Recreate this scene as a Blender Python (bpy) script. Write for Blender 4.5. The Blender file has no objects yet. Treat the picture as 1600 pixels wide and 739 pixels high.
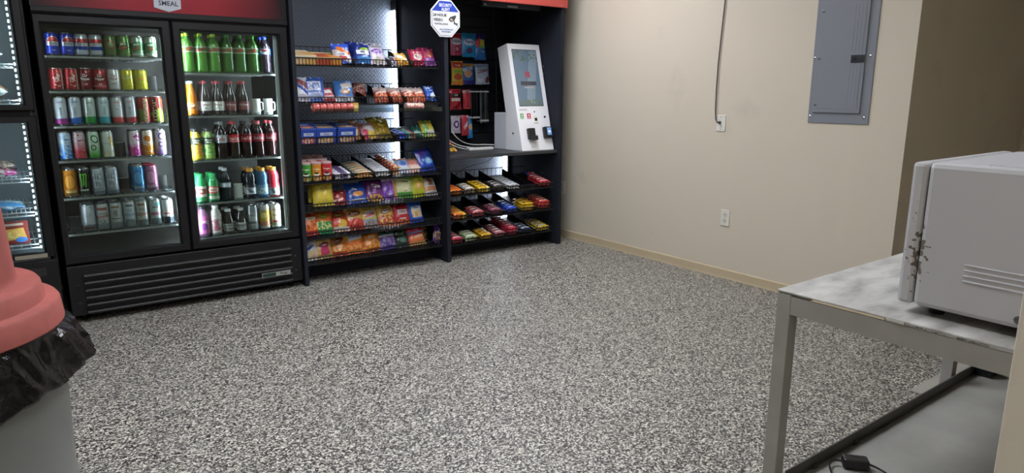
import bpy, bmesh, math, random
from mathutils import Vector, Matrix, noise
PI = math.pi
random.seed(7)
scene = bpy.context.scene
COL = scene.collection

# ---------------------------------------------------------------- camera
YAW, PITCH, ROLL = math.radians(36.4897), math.radians(12.0722), math.radians(0.1494)
fw = Vector((math.sin(YAW) * math.cos(PITCH), math.cos(YAW) * math.cos(PITCH), -math.sin(PITCH)))
rt = Vector((math.cos(YAW), -math.sin(YAW), 0))
up = rt.cross(fw)
r2 = math.cos(ROLL) * rt + math.sin(ROLL) * up
u2 = -math.sin(ROLL) * rt + math.cos(ROLL) * up
cd = bpy.data.cameras.new('camera')
cam = bpy.data.objects.new('camera', cd)
COL.objects.link(cam)
m3 = Matrix((r2, u2, -fw)).transposed()
cam.matrix_world = Matrix.Translation((0, 0, 1.3)) @ m3.to_4x4()
cd.sensor_width = 36
cd.lens = 1066.2 / 1600 * 36
cd.clip_start = 0.02
scene.camera = cam

# ---------------------------------------------------------------- world, exposure
w = bpy.data.worlds.new('world')
scene.world = w
w.use_nodes = True
w.node_tree.nodes['Background'].inputs[0].default_value = (1.0, 0.98, 0.95, 1)
w.node_tree.nodes['Background'].inputs[1].default_value = 0.15
vs = scene.view_settings
vs.view_transform = 'Standard'
vs.look = 'None'
vs.exposure = 0.0
vs.gamma = 1.0
vs.use_curve_mapping = False
scene.cycles.use_denoising = True
scene.cycles.max_bounces = 8
scene.cycles.diffuse_bounces = 6
scene.cycles.glossy_bounces = 3
scene.cycles.transparent_max_bounces = 12
scene.cycles.caustics_reflective = False
scene.cycles.caustics_refractive = False
CEIL_LIGHT = 24.5      # strength of the ceiling troffers' diffusers
LED_COOLER = 190.0
LED_SHELF = 19.0

# ---------------------------------------------------------------- colour + materials
def lin(c):
    c = c / 255.0
    return c / 12.92 if c <= 0.04045 else ((c + 0.055) / 1.055) ** 2.4
def rgb(h):
    if isinstance(h, str):
        h = (int(h[0:2], 16), int(h[2:4], 16), int(h[4:6], 16))
    return (lin(h[0]), lin(h[1]), lin(h[2]), 1.0)
MATS = {}
def mat(name, col, rough=0.5, metal=0.0, bump=0.0, bscale=40.0, var=0.0, vscale=3.0, emit=0.0, spec=0.5, coat=0.0):
    if name in MATS:
        return MATS[name]
    m = bpy.data.materials.new(name)
    m.use_nodes = True
    nt = m.node_tree
    b = nt.nodes['Principled BSDF']
    c = rgb(col)
    b.inputs['Base Color'].default_value = c
    b.inputs['Roughness'].default_value = rough
    b.inputs['Metallic'].default_value = metal
    b.inputs['Specular IOR Level'].default_value = spec
    b.inputs['Coat Weight'].default_value = coat
    if emit:
        b.inputs['Emission Color'].default_value = c
        b.inputs['Emission Strength'].default_value = emit
    if bump or var:
        tc = nt.nodes.new('ShaderNodeTexCoord')
    if var:
        n = nt.nodes.new('ShaderNodeTexNoise')
        n.inputs['Scale'].default_value = vscale
        n.inputs['Detail'].default_value = 6
        nt.links.new(tc.outputs['Object'], n.inputs['Vector'])
        mr = nt.nodes.new('ShaderNodeMapRange')
        mr.inputs[1].default_value = 0.3
        mr.inputs[2].default_value = 0.7
        mr.inputs[3].default_value = 1 - var
        mr.inputs[4].default_value = 1 + var * 0.5
        nt.links.new(n.outputs['Fac'], mr.inputs[0])
        mx = nt.nodes.new('ShaderNodeVectorMath')
        mx.operation = 'SCALE'
        mx.inputs[0].default_value = c[:3]
        nt.links.new(mr.outputs[0], mx.inputs['Scale'])
        nt.links.new(mx.outputs[0], b.inputs['Base Color'])
    if bump:
        n = nt.nodes.new('ShaderNodeTexNoise')
        n.inputs['Scale'].default_value = bscale
        n.inputs['Detail'].default_value = 4
        nt.links.new(tc.outputs['Object'], n.inputs['Vector'])
        bp = nt.nodes.new('ShaderNodeBump')
        bp.inputs['Strength'].default_value = bump
        bp.inputs['Distance'].default_value = 0.01
        nt.links.new(n.outputs['Fac'], bp.inputs['Height'])
        nt.links.new(bp.outputs[0], b.inputs['Normal'])
    MATS[name] = m
    return m

def glass_mat(name, tint, refl=1.0, rough=0.02):
    """thin pane: clear, with a fresnel reflection"""
    if name in MATS:
        return MATS[name]
    m = bpy.data.materials.new(name)
    m.use_nodes = True
    nt = m.node_tree
    nt.nodes.clear()
    out = nt.nodes.new('ShaderNodeOutputMaterial')
    tr = nt.nodes.new('ShaderNodeBsdfTransparent')
    tr.inputs[0].default_value = rgb(tint)
    gl = nt.nodes.new('ShaderNodeBsdfGlossy')
    gl.inputs['Roughness'].default_value = rough
    fr = nt.nodes.new('ShaderNodeFresnel')
    fr.inputs[0].default_value = 1.45
    mu = nt.nodes.new('ShaderNodeMath')
    mu.operation = 'MULTIPLY'
    mu.inputs[1].default_value = refl
    mx = nt.nodes.new('ShaderNodeMixShader')
    nt.links.new(fr.outputs[0], mu.inputs[0])
    nt.links.new(mu.outputs[0], mx.inputs[0])
    nt.links.new(tr.outputs[0], mx.inputs[1])
    nt.links.new(gl.outputs[0], mx.inputs[2])
    nt.links.new(mx.outputs[0], out.inputs[0])
    MATS[name] = m
    return m

def print_mat(name, base, layers=(), rough=0.35, metal=0.0, coat=0.0, transl=0.0):
    """flat print laid out on the UV square: e ellipse, r rectangle, n blobs, g vertical blend"""
    if name in MATS:
        return MATS[name]
    m = bpy.data.materials.new(name)
    m.use_nodes = True
    nt = m.node_tree
    b = nt.nodes['Principled BSDF']
    b.inputs['Roughness'].default_value = rough
    b.inputs['Metallic'].default_value = metal
    b.inputs['Coat Weight'].default_value = coat
    uv = nt.nodes.new('ShaderNodeTexCoord').outputs['UV']
    N, L = nt.nodes.new, nt.links.new
    cur = None
    def box_mask(cu, cv, hu, hv, rot, ell):
        mp = N('ShaderNodeMapping')
        mp.vector_type = 'TEXTURE'
        mp.inputs['Location'].default_value = (cu, cv, 0)
        mp.inputs['Rotation'].default_value = (0, 0, math.radians(rot))
        mp.inputs['Scale'].default_value = (hu, hv, 1)
        L(uv, mp.inputs['Vector'])
        if ell:
            ln = N('ShaderNodeVectorMath')
            ln.operation = 'LENGTH'
            L(mp.outputs[0], ln.inputs[0])
            o = ln.outputs['Value']
        else:
            ab = N('ShaderNodeVectorMath')
            ab.operation = 'ABSOLUTE'
            L(mp.outputs[0], ab.inputs[0])
            sp = N('ShaderNodeSeparateXYZ')
            L(ab.outputs[0], sp.inputs[0])
            mx = N('ShaderNodeMath')
            mx.operation = 'MAXIMUM'
            L(sp.outputs[0], mx.inputs[0])
            L(sp.outputs[1], mx.inputs[1])
            o = mx.outputs[0]
        lt = N('ShaderNodeMath')
        lt.operation = 'LESS_THAN'
        lt.inputs[1].default_value = 1.0
        L(o, lt.inputs[0])
        return lt.outputs[0]
    for ly in layers:
        k = ly[0]
        if k in 'er':
            f = box_mask(*ly[1:6], k == 'e')
            col = ly[6]
        elif k == 'n':
            nz = N('ShaderNodeTexNoise')
            nz.inputs['Scale'].default_value = ly[1]
            nz.inputs['Detail'].default_value = 2
            L(uv, nz.inputs['Vector'])
            gt = N('ShaderNodeMath')
            gt.operation = 'GREATER_THAN'
            gt.inputs[1].default_value = ly[2]
            L(nz.outputs['Fac'], gt.inputs[0])
            f = gt.outputs[0]
            col = ly[3]
            if len(ly) > 4:
                f2 = box_mask(*ly[4:8], 0, True)
                mm = N('ShaderNodeMath')
                mm.operation = 'MULTIPLY'
                L(f, mm.inputs[0])
                L(f2, mm.inputs[1])
                f = mm.outputs[0]
        else:
            sp = N('ShaderNodeSeparateXYZ')
            L(uv, sp.inputs[0])
            mr = N('ShaderNodeMapRange')
            mr.inputs[1].default_value = ly[1]
            mr.inputs[2].default_value = ly[2]
            L(sp.outputs[1 if k == 'g' else 0], mr.inputs[0])
            f = mr.outputs[0]
            col = ly[3]
        mix = N('ShaderNodeMix')
        mix.data_type = 'RGBA'
        L(f, mix.inputs[0])
        if cur is None:
            mix.inputs[6].default_value = rgb(base)
        else:
            L(cur, mix.inputs[6])
        mix.inputs[7].default_value = rgb(col)
        cur = mix.outputs[2]
    if cur is None:
        b.inputs['Base Color'].default_value = rgb(base)
    else:
        L(cur, b.inputs['Base Color'])
    MATS[name] = m
    return m

# ---------------------------------------------------------------- mesh helpers
class MB:
    def __init__(s):
        s.v, s.f, s.uv = [], [], []
    def quadbox(s, x0, x1, y0, y1, z0, z1, M=None):
        o = len(s.v)
        for z in (z0, z1):
            for (x, y) in ((x0, y0), (x1, y0), (x1, y1), (x0, y1)):
                p = Vector((x, y, z))
                s.v.append(M @ p if M else p)
        F = [(0, 3, 2, 1), (4, 5, 6, 7), (0, 1, 5, 4), (1, 2, 6, 5), (2, 3, 7, 6), (3, 0, 4, 7)]
        for f in F:
            s.f.append(tuple(o + i for i in f))
            s.uv.append(((0, 0), (1, 0), (1, 1), (0, 1)))
        return s
    def lathe(s, prof, n=20, cx=0, cy=0, cap0=True, cap1=True, v0=None, v1=None, rfun=None):
        o = len(s.v)
        za = prof[0][1] if v0 is None else v0
        zb = prof[-1][1] if v1 is None else v1
        for (r, z) in prof:
            for i in range(n + 1):
                a = 2 * PI * i / n
                rr = r * (rfun(a, z) if rfun else 1)
                s.v.append(Vector((cx - rr * math.sin(a), cy + rr * math.cos(a), z)))
        W = n + 1
        for j in range(len(prof) - 1):
            for i in range(n):
                a = o + j * W + i
                s.f.append((a, a + 1, a + W + 1, a + W))
                va = (prof[j][1] - za) / (zb - za + 1e-9)
                vb = (prof[j + 1][1] - za) / (zb - za + 1e-9)
                s.uv.append(((i / n, va), ((i + 1) / n, va), ((i + 1) / n, vb), (i / n, vb)))
        for flag, j, rev in ((cap0, 0, True), (cap1, len(prof) - 1, False)):
            if flag and prof[j][0] > 1e-5:
                idx = [o + j * W + i for i in range(n)]
                if rev:
                    idx.reverse()
                s.f.append(tuple(idx))
                s.uv.append(tuple((0.5, float(j > 0)) for _ in idx))
        return s
    def tube(s, pts, r, n=6):
        pts = [Vector(p) for p in pts]
        o = len(s.v)
        for k, p in enumerate(pts):
            d = (pts[min(k + 1, len(pts) - 1)] - pts[max(k - 1, 0)]).normalized()
            a = Vector((0, 0, 1)) if abs(d.z) < 0.9 else Vector((1, 0, 0))
            e1 = d.cross(a).normalized()
            e2 = d.cross(e1)
            for i in range(n):
                t = 2 * PI * i / n
                s.v.append(p + r * (math.cos(t) * e1 + math.sin(t) * e2))
        for k in range(len(pts) - 1):
            for i in range(n):
                a, b = o + k * n + i, o + k * n + (i + 1) % n
                s.f.append((a, b, b + n, a + n))
                s.uv.append(((0, 0), (1, 0), (1, 1), (0, 1)))
        s.f.append(tuple(o + i for i in range(n)))
        s.uv.append(tuple((0, 0) for i in range(n)))
        s.f.append(tuple(o + (len(pts) - 1) * n + n - 1 - i for i in range(n)))
        s.uv.append(tuple((0, 0) for i in range(n)))
        return s
    def prism(s, poly, t0, t1, axis='y', M=None):
        """2D polygon extruded along an axis; poly in (x,z) for y, (y,z) for x, (x,y) for z"""
        o = len(s.v)
        n = len(poly)
        for t in (t0, t1):
            for (a, b) in poly:
                p = {'y': (a, t, b), 'x': (t, a, b), 'z': (a, b, t)}[axis]
                p = Vector(p)
                s.v.append(M @ p if M else p)
        s.f.append(tuple(o + i for i in range(n)))
        s.f.append(tuple(o + n + i for i in reversed(range(n))))
        xs = [p[0] for p in poly]
        ys = [p[1] for p in poly]
        q = [((a - min(xs)) / (max(xs) - min(xs)), (b - min(ys)) / (max(ys) - min(ys))) for a, b in poly]
        s.uv.append(tuple(q))
        s.uv.append(tuple(reversed(q)))
        for i in range(n):
            j = (i + 1) % n
            s.f.append((o + j, o + i, o + n + i, o + n + j))
            s.uv.append((q[j], q[i], q[i], q[j]))
        return s
    def build(s, name, material, parent=None, smooth=False, bevel=0.0, seg=2, fix=True):
        me = bpy.data.meshes.new(name)
        me.from_pydata([tuple(v) for v in s.v], [], s.f)
        ul = me.uv_layers.new(name='UVMap')
        k = 0
        flat = []
        for u in s.uv:
            for c in u:
                flat += [c[0], c[1]]
        ul.data.foreach_set('uv', flat)
        bm = bmesh.new()
        bm.from_mesh(me)
        if bevel:
            ed = [e for e in bm.edges if len(e.link_faces) == 2 and e.calc_face_angle(0) > 0.6]
            bmesh.ops.bevel(bm, geom=ed, offset=bevel, segments=seg, profile=0.5, affect='EDGES')
        if fix:
            bmesh.ops.recalc_face_normals(bm, faces=bm.faces)
        bm.to_mesh(me)
        bm.free()
        if smooth:
            me.polygons.foreach_set('use_smooth', [True] * len(me.polygons))
            me.set_sharp_from_angle(angle=math.radians(38))
        me.materials.append(material)
        o = bpy.data.objects.new(name, me)
        COL.objects.link(o)
        if parent is not None:
            o.parent = parent
        return o

def box(name, material, x0, x1, y0, y1, z0, z1, parent=None, bevel=0.0, smooth=False):
    return MB().quadbox(x0, x1, y0, y1, z0, z1).build(name, material, parent, smooth, bevel)
def empty(name, loc=(0, 0, 0), rz=0.0):
    o = bpy.data.objects.new(name, None)
    COL.objects.link(o)
    o.location = loc
    o.rotation_euler = (0, 0, rz)
    o.empty_display_size = 0.05
    return o
def tag(o, label, cat, group=None):
    n = len(label.replace(',', '').split())
    if n > 16 or n < 4:
        print('LABEL LENGTH', n, label)
    o['label'] = label
    o['category'] = cat
    if group:
        o['group'] = group
    return o
def struct(o):
    o['kind'] = 'structure'
    return o
def stuff(o):
    o['kind'] = 'stuff'
    return o
def copy_tree(o, parent=None):
    c = o.copy()
    COL.objects.link(c)
    c.parent = parent
    for ch in KIDS.get(o.name, []):
        copy_tree(ch, c)
    return c
KIDS = {}
def note_kids(o):
    def rec(q):
        ks = [x for x in COL.objects if x.parent == q]
        if ks:
            KIDS[q.name] = ks
        for x in ks:
            rec(x)
    rec(o)

# lettering: flat letters laid on a surface given as S(x, y) -> point
TXT = {}
def text_shape(s, bold=True):
    key = (s, bold)
    if key not in TXT:
        cu = bpy.data.curves.new('lettering', 'FONT')
        cu.body = s
        cu.resolution_u = 2
        cu.size = 1.0
        if bold:
            cu.offset = 0.018
        ob = bpy.data.objects.new('lettering', cu)
        COL.objects.link(ob)
        bpy.context.view_layer.update()
        me = bpy.data.meshes.new_from_object(ob.evaluated_get(bpy.context.evaluated_depsgraph_get()))
        V = [(v.co.x, v.co.y) for v in me.vertices]
        F = [tuple(p.vertices) for p in me.polygons]
        bpy.data.objects.remove(ob)
        bpy.data.meshes.remove(me)
        bpy.data.curves.remove(cu)
        x0, x1 = min(v[0] for v in V), max(v[0] for v in V)
        y0, y1 = min(v[1] for v in V), max(v[1] for v in V)
        TXT[key] = ([(a - (x0 + x1) / 2, b - (y0 + y1) / 2) for a, b in V], F, x1 - x0, y1 - y0)
    return TXT[key]
def lettering(parent, s, S, cx, cy, h, col, maxw=None, rot=0.0, name='lettering', bold=True, rough=0.5):
    V, F, W, H = text_shape(s, bold)
    ky = h / H
    kx = ky
    if maxw and W * kx > maxw:
        kx = maxw / W
    c, sn = math.cos(rot), math.sin(rot)
    mb = MB()
    for a, b in V:
        x, y = a * kx, b * ky
        mb.v.append(Vector(S(cx + c * x - sn * y, cy + sn * x + c * y)))
    mb.f = F
    mb.uv = [tuple((0, 0) for _ in f) for f in F]
    return mb.build(name, mat('ink_' + col, col, rough), parent, fix=False)
def flat_y(y):
    return lambda a, b: (a, y, b)

# ================================================================ ROOM
def floor_mat():
    m = bpy.data.materials.new('flake_epoxy')
    m.use_nodes = True
    nt = m.node_tree
    N, L = nt.nodes.new, nt.links.new
    b = nt.nodes['Principled BSDF']
    tc = N('ShaderNodeTexCoord')
    nz = N('ShaderNodeTexNoise')
    nz.inputs['Scale'].default_value = 260
    L(tc.outputs['Object'], nz.inputs['Vector'])
    ad = N('ShaderNodeVectorMath')
    ad.operation = 'MULTIPLY_ADD'
    ad.inputs[1].default_value = (0.006, 0.006, 0)
    L(nz.outputs['Color'], ad.inputs[0])
    L(tc.outputs['Object'], ad.inputs[2])
    vo = N('ShaderNodeTexVoronoi')
    vo.inputs['Scale'].default_value = 165
    L(ad.outputs[0], vo.inputs['Vector'])
    sp = N('ShaderNodeSeparateColor')
    L(vo.outputs['Color'], sp.inputs[0])
    cr = N('ShaderNodeValToRGB')
    cr.color_ramp.interpolation = 'CONSTANT'
    e = cr.color_ramp.elements
    e[0].position, e[0].color = 0.0, rgb('1e1e1e')
    e[1].position, e[1].color = 0.24, rgb('4c4b49')
    for p, c in ((0.40, '706e68'), (0.55, '928f86'), (0.71, 'b8b5aa'), (0.87, 'd6d3c8')):
        q = e.new(p)
        q.color = rgb(c)
    L(sp.outputs[0], cr.inputs[0])
    L(cr.outputs[0], b.inputs['Base Color'])
    b.inputs['Roughness'].default_value = 0.46
    b.inputs['Specular IOR Level'].default_value = 0.45
    n2 = N('ShaderNodeTexNoise')
    n2.inputs['Scale'].default_value = 60
    L(tc.outputs['Object'], n2.inputs['Vector'])
    bp = N('ShaderNodeBump')
    bp.inputs['Strength'].default_value = 0.25
    bp.inputs['Distance'].default_value = 0.004
    L(n2.outputs['Fac'], bp.inputs['Height'])
    L(bp.outputs[0], b.inputs['Normal'])
    return m
def wall_mat(name, col, stain='8d8577'):
    m = bpy.data.materials.new(name)
    m.use_nodes = True
    nt = m.node_tree
    N, L = nt.nodes.new, nt.links.new
    b = nt.nodes['Principled BSDF']
    b.inputs['Roughness'].default_value = 0.55
    b.inputs['Specular IOR Level'].default_value = 0.3
    tc = N('ShaderNodeTexCoord')
    n1 = N('ShaderNodeTexNoise')
    n1.inputs['Scale'].default_value = 2.2
    n1.inputs['Detail'].default_value = 7
    L(tc.outputs['Object'], n1.inputs['Vector'])
    mr = N('ShaderNodeMapRange')
    mr.inputs[1].default_value = 0.62
    mr.inputs[2].default_value = 0.85
    mr.inputs[4].default_value = 0.35
    L(n1.outputs['Fac'], mr.inputs[0])
    mx = N('ShaderNodeMix')
    mx.data_type = 'RGBA'
    mx.inputs[6].default_value = rgb(col)
    mx.inputs[7].default_value = rgb(stain)
    L(mr.outputs[0], mx.inputs[0])
    L(mx.outputs[2], b.inputs['Base Color'])
    n2 = N('ShaderNodeTexNoise')
    n2.inputs['Scale'].default_value = 150
    L(tc.outputs['Object'], n2.inputs['Vector'])
    bp = N('ShaderNodeBump')
    bp.inputs['Strength'].default_value = 0.08
    bp.inputs['Distance'].default_value = 0.004
    L(n2.outputs['Fac'], bp.inputs['Height'])
    L(bp.outputs[0], b.inputs['Normal'])
    return m
WALL = wall_mat('beige_paint', 'd0c7b5')
CEILZ = 2.75
struct(box('floor', floor_mat(), -1.6, 5.86, -3.4, 5.42, -0.1, 0.0))
struct(box('wall_back', WALL, -1.6, 4.12, 5.30, 5.42, 0, CEILZ))
struct(box('wall_right', WALL, 4.0, 4.12, 1.88, 5.30, 0, CEILZ))
struct(box('wall_recess', WALL, 4.0, 5.74, 1.76, 1.88, 0, CEILZ))
struct(box('wall_recess_end', WALL, 5.74, 5.86, 0.28, 1.88, 0, CEILZ))
struct(box('wall_near', WALL, 1.0, 5.86, 0.14, 0.28, 0, CEILZ, bevel=0.006))
struct(box('wall_left', WALL, -1.6, -1.48, -3.28, 5.30, 0, CEILZ))
struct(box('wall_entrance', WALL, -1.6, -0.75, 0.02, 0.14, 0, CEILZ))
struct(box('ceiling', mat('ceiling_white', 'e6e5e0', 0.8, bump=0.1), -1.6, 5.86, -3.4, 5.42, CEILZ, CEILZ + 0.1))
struct(box('wall_entrance_back', WALL, -1.6, 3.12, -3.4, -3.28, 0, CEILZ))
struct(box('wall_entrance_right', WALL, 3.0, 3.12, -3.28, 0.14, 0, CEILZ))
BASE = mat('vinyl_base', 'c4b496', 0.5, var=0.06)
struct(MB().prism([(4.0, 0), (3.988, 0.0), (3.991, 0.012), (3.991, 0.060), (3.995, 0.066), (4.0, 0.067)], 1.76, 5.30, 'y').build('baseboard_right', BASE))
struct(MB().prism([(1.76, 0), (1.748, 0.0), (1.751, 0.012), (1.751, 0.060), (1.755, 0.066), (1.76, 0.067)], 3.988, 5.74, 'x').build('baseboard_recess', BASE))
struct(box('floor_concrete', mat('bare_concrete', 'a5a39b', 0.7, var=0.1), 3.1, 5.74, 0.28, 1.22, 0.0, 0.004))

# ceiling troffers (above the frame); short one is added fill for recess and table
FIX = mat('fixture_white', 'e8e8e4', 0.5)
DIF = mat('lit_diffuser', 'f2f6ff', 0.6, emit=CEIL_LIGHT)
for (x, y, hl, lab) in ((0.75, 2.3, 0.58, 'long white ceiling troffer above the aisle near the coolers'), (2.85, 3.75, 0.46, 'long white ceiling troffer above the aisle near the kiosk'),
                        (1.7, 1.95, 0.30, 'short added fill troffer above the aisle brightening table and recess'), (0.2, -1.4, 0.58, 'long white ceiling troffer in the entrance area behind the doorway')):
    t = tag(empty('ceiling_light', (x, y, CEILZ)), lab, 'light', 'ceiling troffer lights')
    box('diffuser', DIF, -0.28, 0.28, -hl, hl, -0.035, -0.025, t)
    for a in (-1, 1):
        box('frame', FIX, -0.31, 0.31, a * (hl + 0.02) - 0.02, a * (hl + 0.02) + 0.02, -0.045, 0, t)
        box('frame', FIX, a * 0.295 - 0.015, a * 0.295 + 0.015, -hl, hl, -0.045, 0, t)

# ================================================================ materials used by equipment
BLACK = mat('black_enamel', '141416', 0.42, spec=0.35, bump=0.03, bscale=200)
BLACK2 = mat('black_trim', '161618', 0.40, spec=0.3)
DARKIN = mat('cooler_lining', '363632', 0.5)
PANELB = mat('black_laminate', '20232c', 0.65, spec=0.22, bump=0.04, bscale=300)
STEEL = mat('worn_steel', 'a3a29c', 0.45, metal=0.1, var=0.18, vscale=7, bump=0.05)
WIREW = mat('white_wire', 'cfd6da', 0.4)
WIREB = mat('black_wire', '101012', 0.35)
CHROME = mat('chrome', 'd8d8d8', 0.15, metal=1.0)
PANE = glass_mat('cooler_glass', 'eaf0ec', 0.6)
ACRYL = glass_mat('clear_plastic', 'dfe6e8', 1.6, 0.06)
LEDM = mat('cool_led', 'e4f0ff', 0.5, emit=LED_COOLER)
LEDS = mat('shelf_led', 'eaf2ff', 0.5, emit=LED_SHELF)

def frame_door(parent, x0, x1, z0, z1, gx0, gx1, gz0, gz1, yf, yb):
    """door slab: four mitred frame bars round a glass pane"""
    d = empty('door')
    d.parent = parent
    c = 0.008
    def bar(poly_out, poly_in):
        mb = MB()
        o = 0
        # outer edge (front), inner edge (set back like a bevelled bead), back
        P = [(*poly_out[0], yf + c), (*poly_out[1], yf + c), (*poly_in[1], yf + 0.014), (*poly_in[0], yf + 0.014),
             (*poly_out[0], yb), (*poly_out[1], yb), (*poly_in[1], yb), (*poly_in[0], yb)]
        mid_o = [tuple(poly_out[i][k] * 0.86 + poly_in[i][k] * 0.14 for k in (0, 1)) for i in (0, 1)]
        mid_i = [tuple(poly_out[i][k] * 0.22 + poly_in[i][k] * 0.78 for k in (0, 1)) for i in (0, 1)]
        V = [Vector((a, y, z)) for (a, z, y) in P]
        V += [Vector((mid_o[0][0], yf, mid_o[0][1])), Vector((mid_o[1][0], yf, mid_o[1][1])),
              Vector((mid_i[1][0], yf, mid_i[1][1])), Vector((mid_i[0][0], yf, mid_i[0][1]))]
        mb.v = V
        mb.f = [(0, 1, 9, 8), (8, 9, 10, 11), (11, 10, 2, 3), (0, 4, 5, 1), (3, 2, 6, 7), (4, 7, 6, 5), (0, 8, 11, 3, 7, 4), (1, 5, 6, 2, 10, 9)]
        mb.uv = [tuple((0, 0) for _ in f) for f in mb.f]
        return mb.build('door_frame', BLACK2, d)
    O = [(x0, z0), (x1, z0), (x1, z1), (x0, z1)]
    I = [(gx0, gz0), (gx1, gz0), (gx1, gz1), (gx0, gz1)]
    for k in range(4):
        j = (k + 1) % 4
        bar((O[k], O[j]), (I[k], I[j]))
    box('glass', PANE, gx0 - 0.004, gx1 + 0.004, yf + 0.018, yf + 0.024, gz0 - 0.004, gz1 + 0.004, d)
    return d

YF = 4.41
# ================================================================ TWO-DOOR BEVERAGE COOLER
ck = tag(empty('beverage_cooler', (0.86, 4.75, 0)), 'tall black two-door glass beverage cooler with red header sign', 'cooler')
def ckb(name, m, x0, x1, y0, y1, z0, z1, bevel=0.0, par=None):
    o = box(name, m, x0 - 0.86, x1 - 0.86, y0 - 4.75, y1 - 4.75, z0, z1, par or ck, bevel)
    return o
def shift(o, dx, dy, dz=0.0):
    o.location = (o.location.x + dx, o.location.y + dy, o.location.z + dz)
    return o
CX0, CX1 = 0.19, 1.515
ckb('side_panel', BLACK, CX0, CX0 + 0.028, 4.455, 5.22, 0.06, 2.02)
ckb('side_panel', BLACK, CX1 - 0.028, CX1, 4.455, 5.22, 0.06, 2.02)
ckb('back_panel', DARKIN, CX0 + 0.028, CX1 - 0.028, 5.18, 5.22, 0.06, 2.02)
ckb('top_panel', BLACK, CX0, CX1, 4.455, 5.22, 2.02, 2.05)
ckb('ceiling_liner', DARKIN, CX0 + 0.028, CX1 - 0.028, 4.47, 5.18, 1.665, 1.69)
ckb('floor_liner', DARKIN, CX0 + 0.028, CX1 - 0.028, 4.455, 5.18, 0.35, 0.38)
ckb('mullion', BLACK, 0.815, 0.87, 4.455, 4.50, 0.36, 1.70)
shift(frame_door(ck, CX0, 0.838, 0.345, 1.685, 0.223, 0.785, 0.394, 1.634, YF, 4.45), -0.86, -4.75)
shift(frame_door(ck, 0.846, CX1 - 0.006, 0.345, 1.685, 0.894, 1.450, 0.394, 1.630, YF, 4.45), -0.86, -4.75)
ckb('door_gasket', mat('gasket', '0c0c0d', 0.8), CX0 + 0.02, CX1 - 0.02, 4.45, 4.456, 1.655, 1.69)
gr = ckb('lower_grille', BLACK, CX0, CX1 - 0.004, 4.416, 4.46, 0.045, 0.333, 0.004)
for k in range(6):
    z = 0.272 - k * 0.0425
    sl = MB().prism([(4.4165, z - 0.013), (4.396, z - 0.009), (4.393, z), (4.398, z + 0.009), (4.4165, z + 0.013)], CX0 + 0.075, CX1 - 0.075, 'x').build('louver', mat('louver_black', '101011', 0.55), gr, bevel=0.002)
    sl.location = (-0.86, -4.75, 0)
for x in (CX0 + 0.045, CX1 - 0.045):
    for z in (0.215, 0.115):
        sc = MB().lathe([(0.009, 0), (0.009, 0.003), (0.006, 0.005), (0.005, 0.003), (0.001, 0.003)], 12).build('screw', mat('screw_black', '2c2c2e', 0.3, metal=0.6), gr, True)
        sc.rotation_euler = (PI / 2, 0, 0)
        sc.location = (x - 0.86, 4.416 - 4.75, z)
bd = ckb('badge', mat('badge_silver', 'b9bcb8', 0.3, metal=0.7), 1.236, 1.422, 4.389, 4.394, 0.107, 0.136, 0.0, gr)
bi = box('badge_field', mat('badge_green', '1c3a35', 0.35), 1.240 - 0.86, 1.325 - 0.86, 4.388 - 4.75, 4.3888 - 4.75, 0.110, 0.133, gr)
lettering(gr, 'True', lambda a, b: (a - 0.86, 4.3885 - 4.75, b), 1.375, 0.122, 0.017, '2b2f30', 0.07)
for x in (CX0 + 0.06, CX1 - 0.06):
    for y in (4.50, 5.15):
        ft = MB().lathe([(0.022, 0), (0.022, 0.012), (0.012, 0.016), (0.012, 0.062)], 12).build('foot', BLACK2, ck, True)
        ft.location = (x - 0.86, y - 4.75, 0)
# header sign
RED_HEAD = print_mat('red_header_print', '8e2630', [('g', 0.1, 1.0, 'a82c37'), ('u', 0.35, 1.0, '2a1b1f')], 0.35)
RED_HEAD.node_tree.nodes['Principled BSDF'].inputs['Specular IOR Level'].default_value = 0.2
hb = ckb('header_box', BLACK, CX0, CX1, 4.425, 4.456, 1.69, 2.05)
hp = MB()
x0, x1, z0, z1 = 0.205, CX1 - 0.03, 1.727, 2.03
nseg = 10
for k in range(nseg):
    a, b2 = x0 + (x1 - x0) * k / nseg, x0 + (x1 - x0) * (k + 1) / nseg
    o = len(hp.v)
    hp.v += [Vector((a - 0.86, 4.4235 - 4.75, z0)), Vector((b2 - 0.86, 4.4235 - 4.75, z0)), Vector((b2 - 0.86, 4.4235 - 4.75, z1)), Vector((a - 0.86, 4.4235 - 4.75, z1))]
    hp.f.append((o, o + 1, o + 2, o + 3))
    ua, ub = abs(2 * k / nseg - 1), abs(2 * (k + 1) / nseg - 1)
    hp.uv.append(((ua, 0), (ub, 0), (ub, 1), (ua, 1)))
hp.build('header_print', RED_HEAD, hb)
ckb('header_lip', BLACK2, CX0, CX1, 4.412, 4.43, 1.695, 1.722, 0.003, hb)
sh = MB().prism([(0.768, 1.752), (0.842, 1.731), (0.908, 1.752), (0.912, 1.90), (0.842, 1.925), (0.772, 1.90)], 4.4185, 4.4225, 'y').build('shield', mat('shield_silver', 'b4bac4', 0.4), hb)
shift(sh, -0.86, -4.75)
lettering(sh, 'SMEAL', flat_y(4.4178), 0.843, 1.777, 0.026, '1d2230', 0.115)
stv = MB().prism([(0.80, 1.82), (0.842, 1.805), (0.884, 1.82), (0.884, 1.87), (0.842, 1.885), (0.80, 1.87)], 4.4176, 4.4184, 'y').build('shield_emblem', mat('ink_a52a35', 'a52a35', 0.4), sh)
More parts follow.
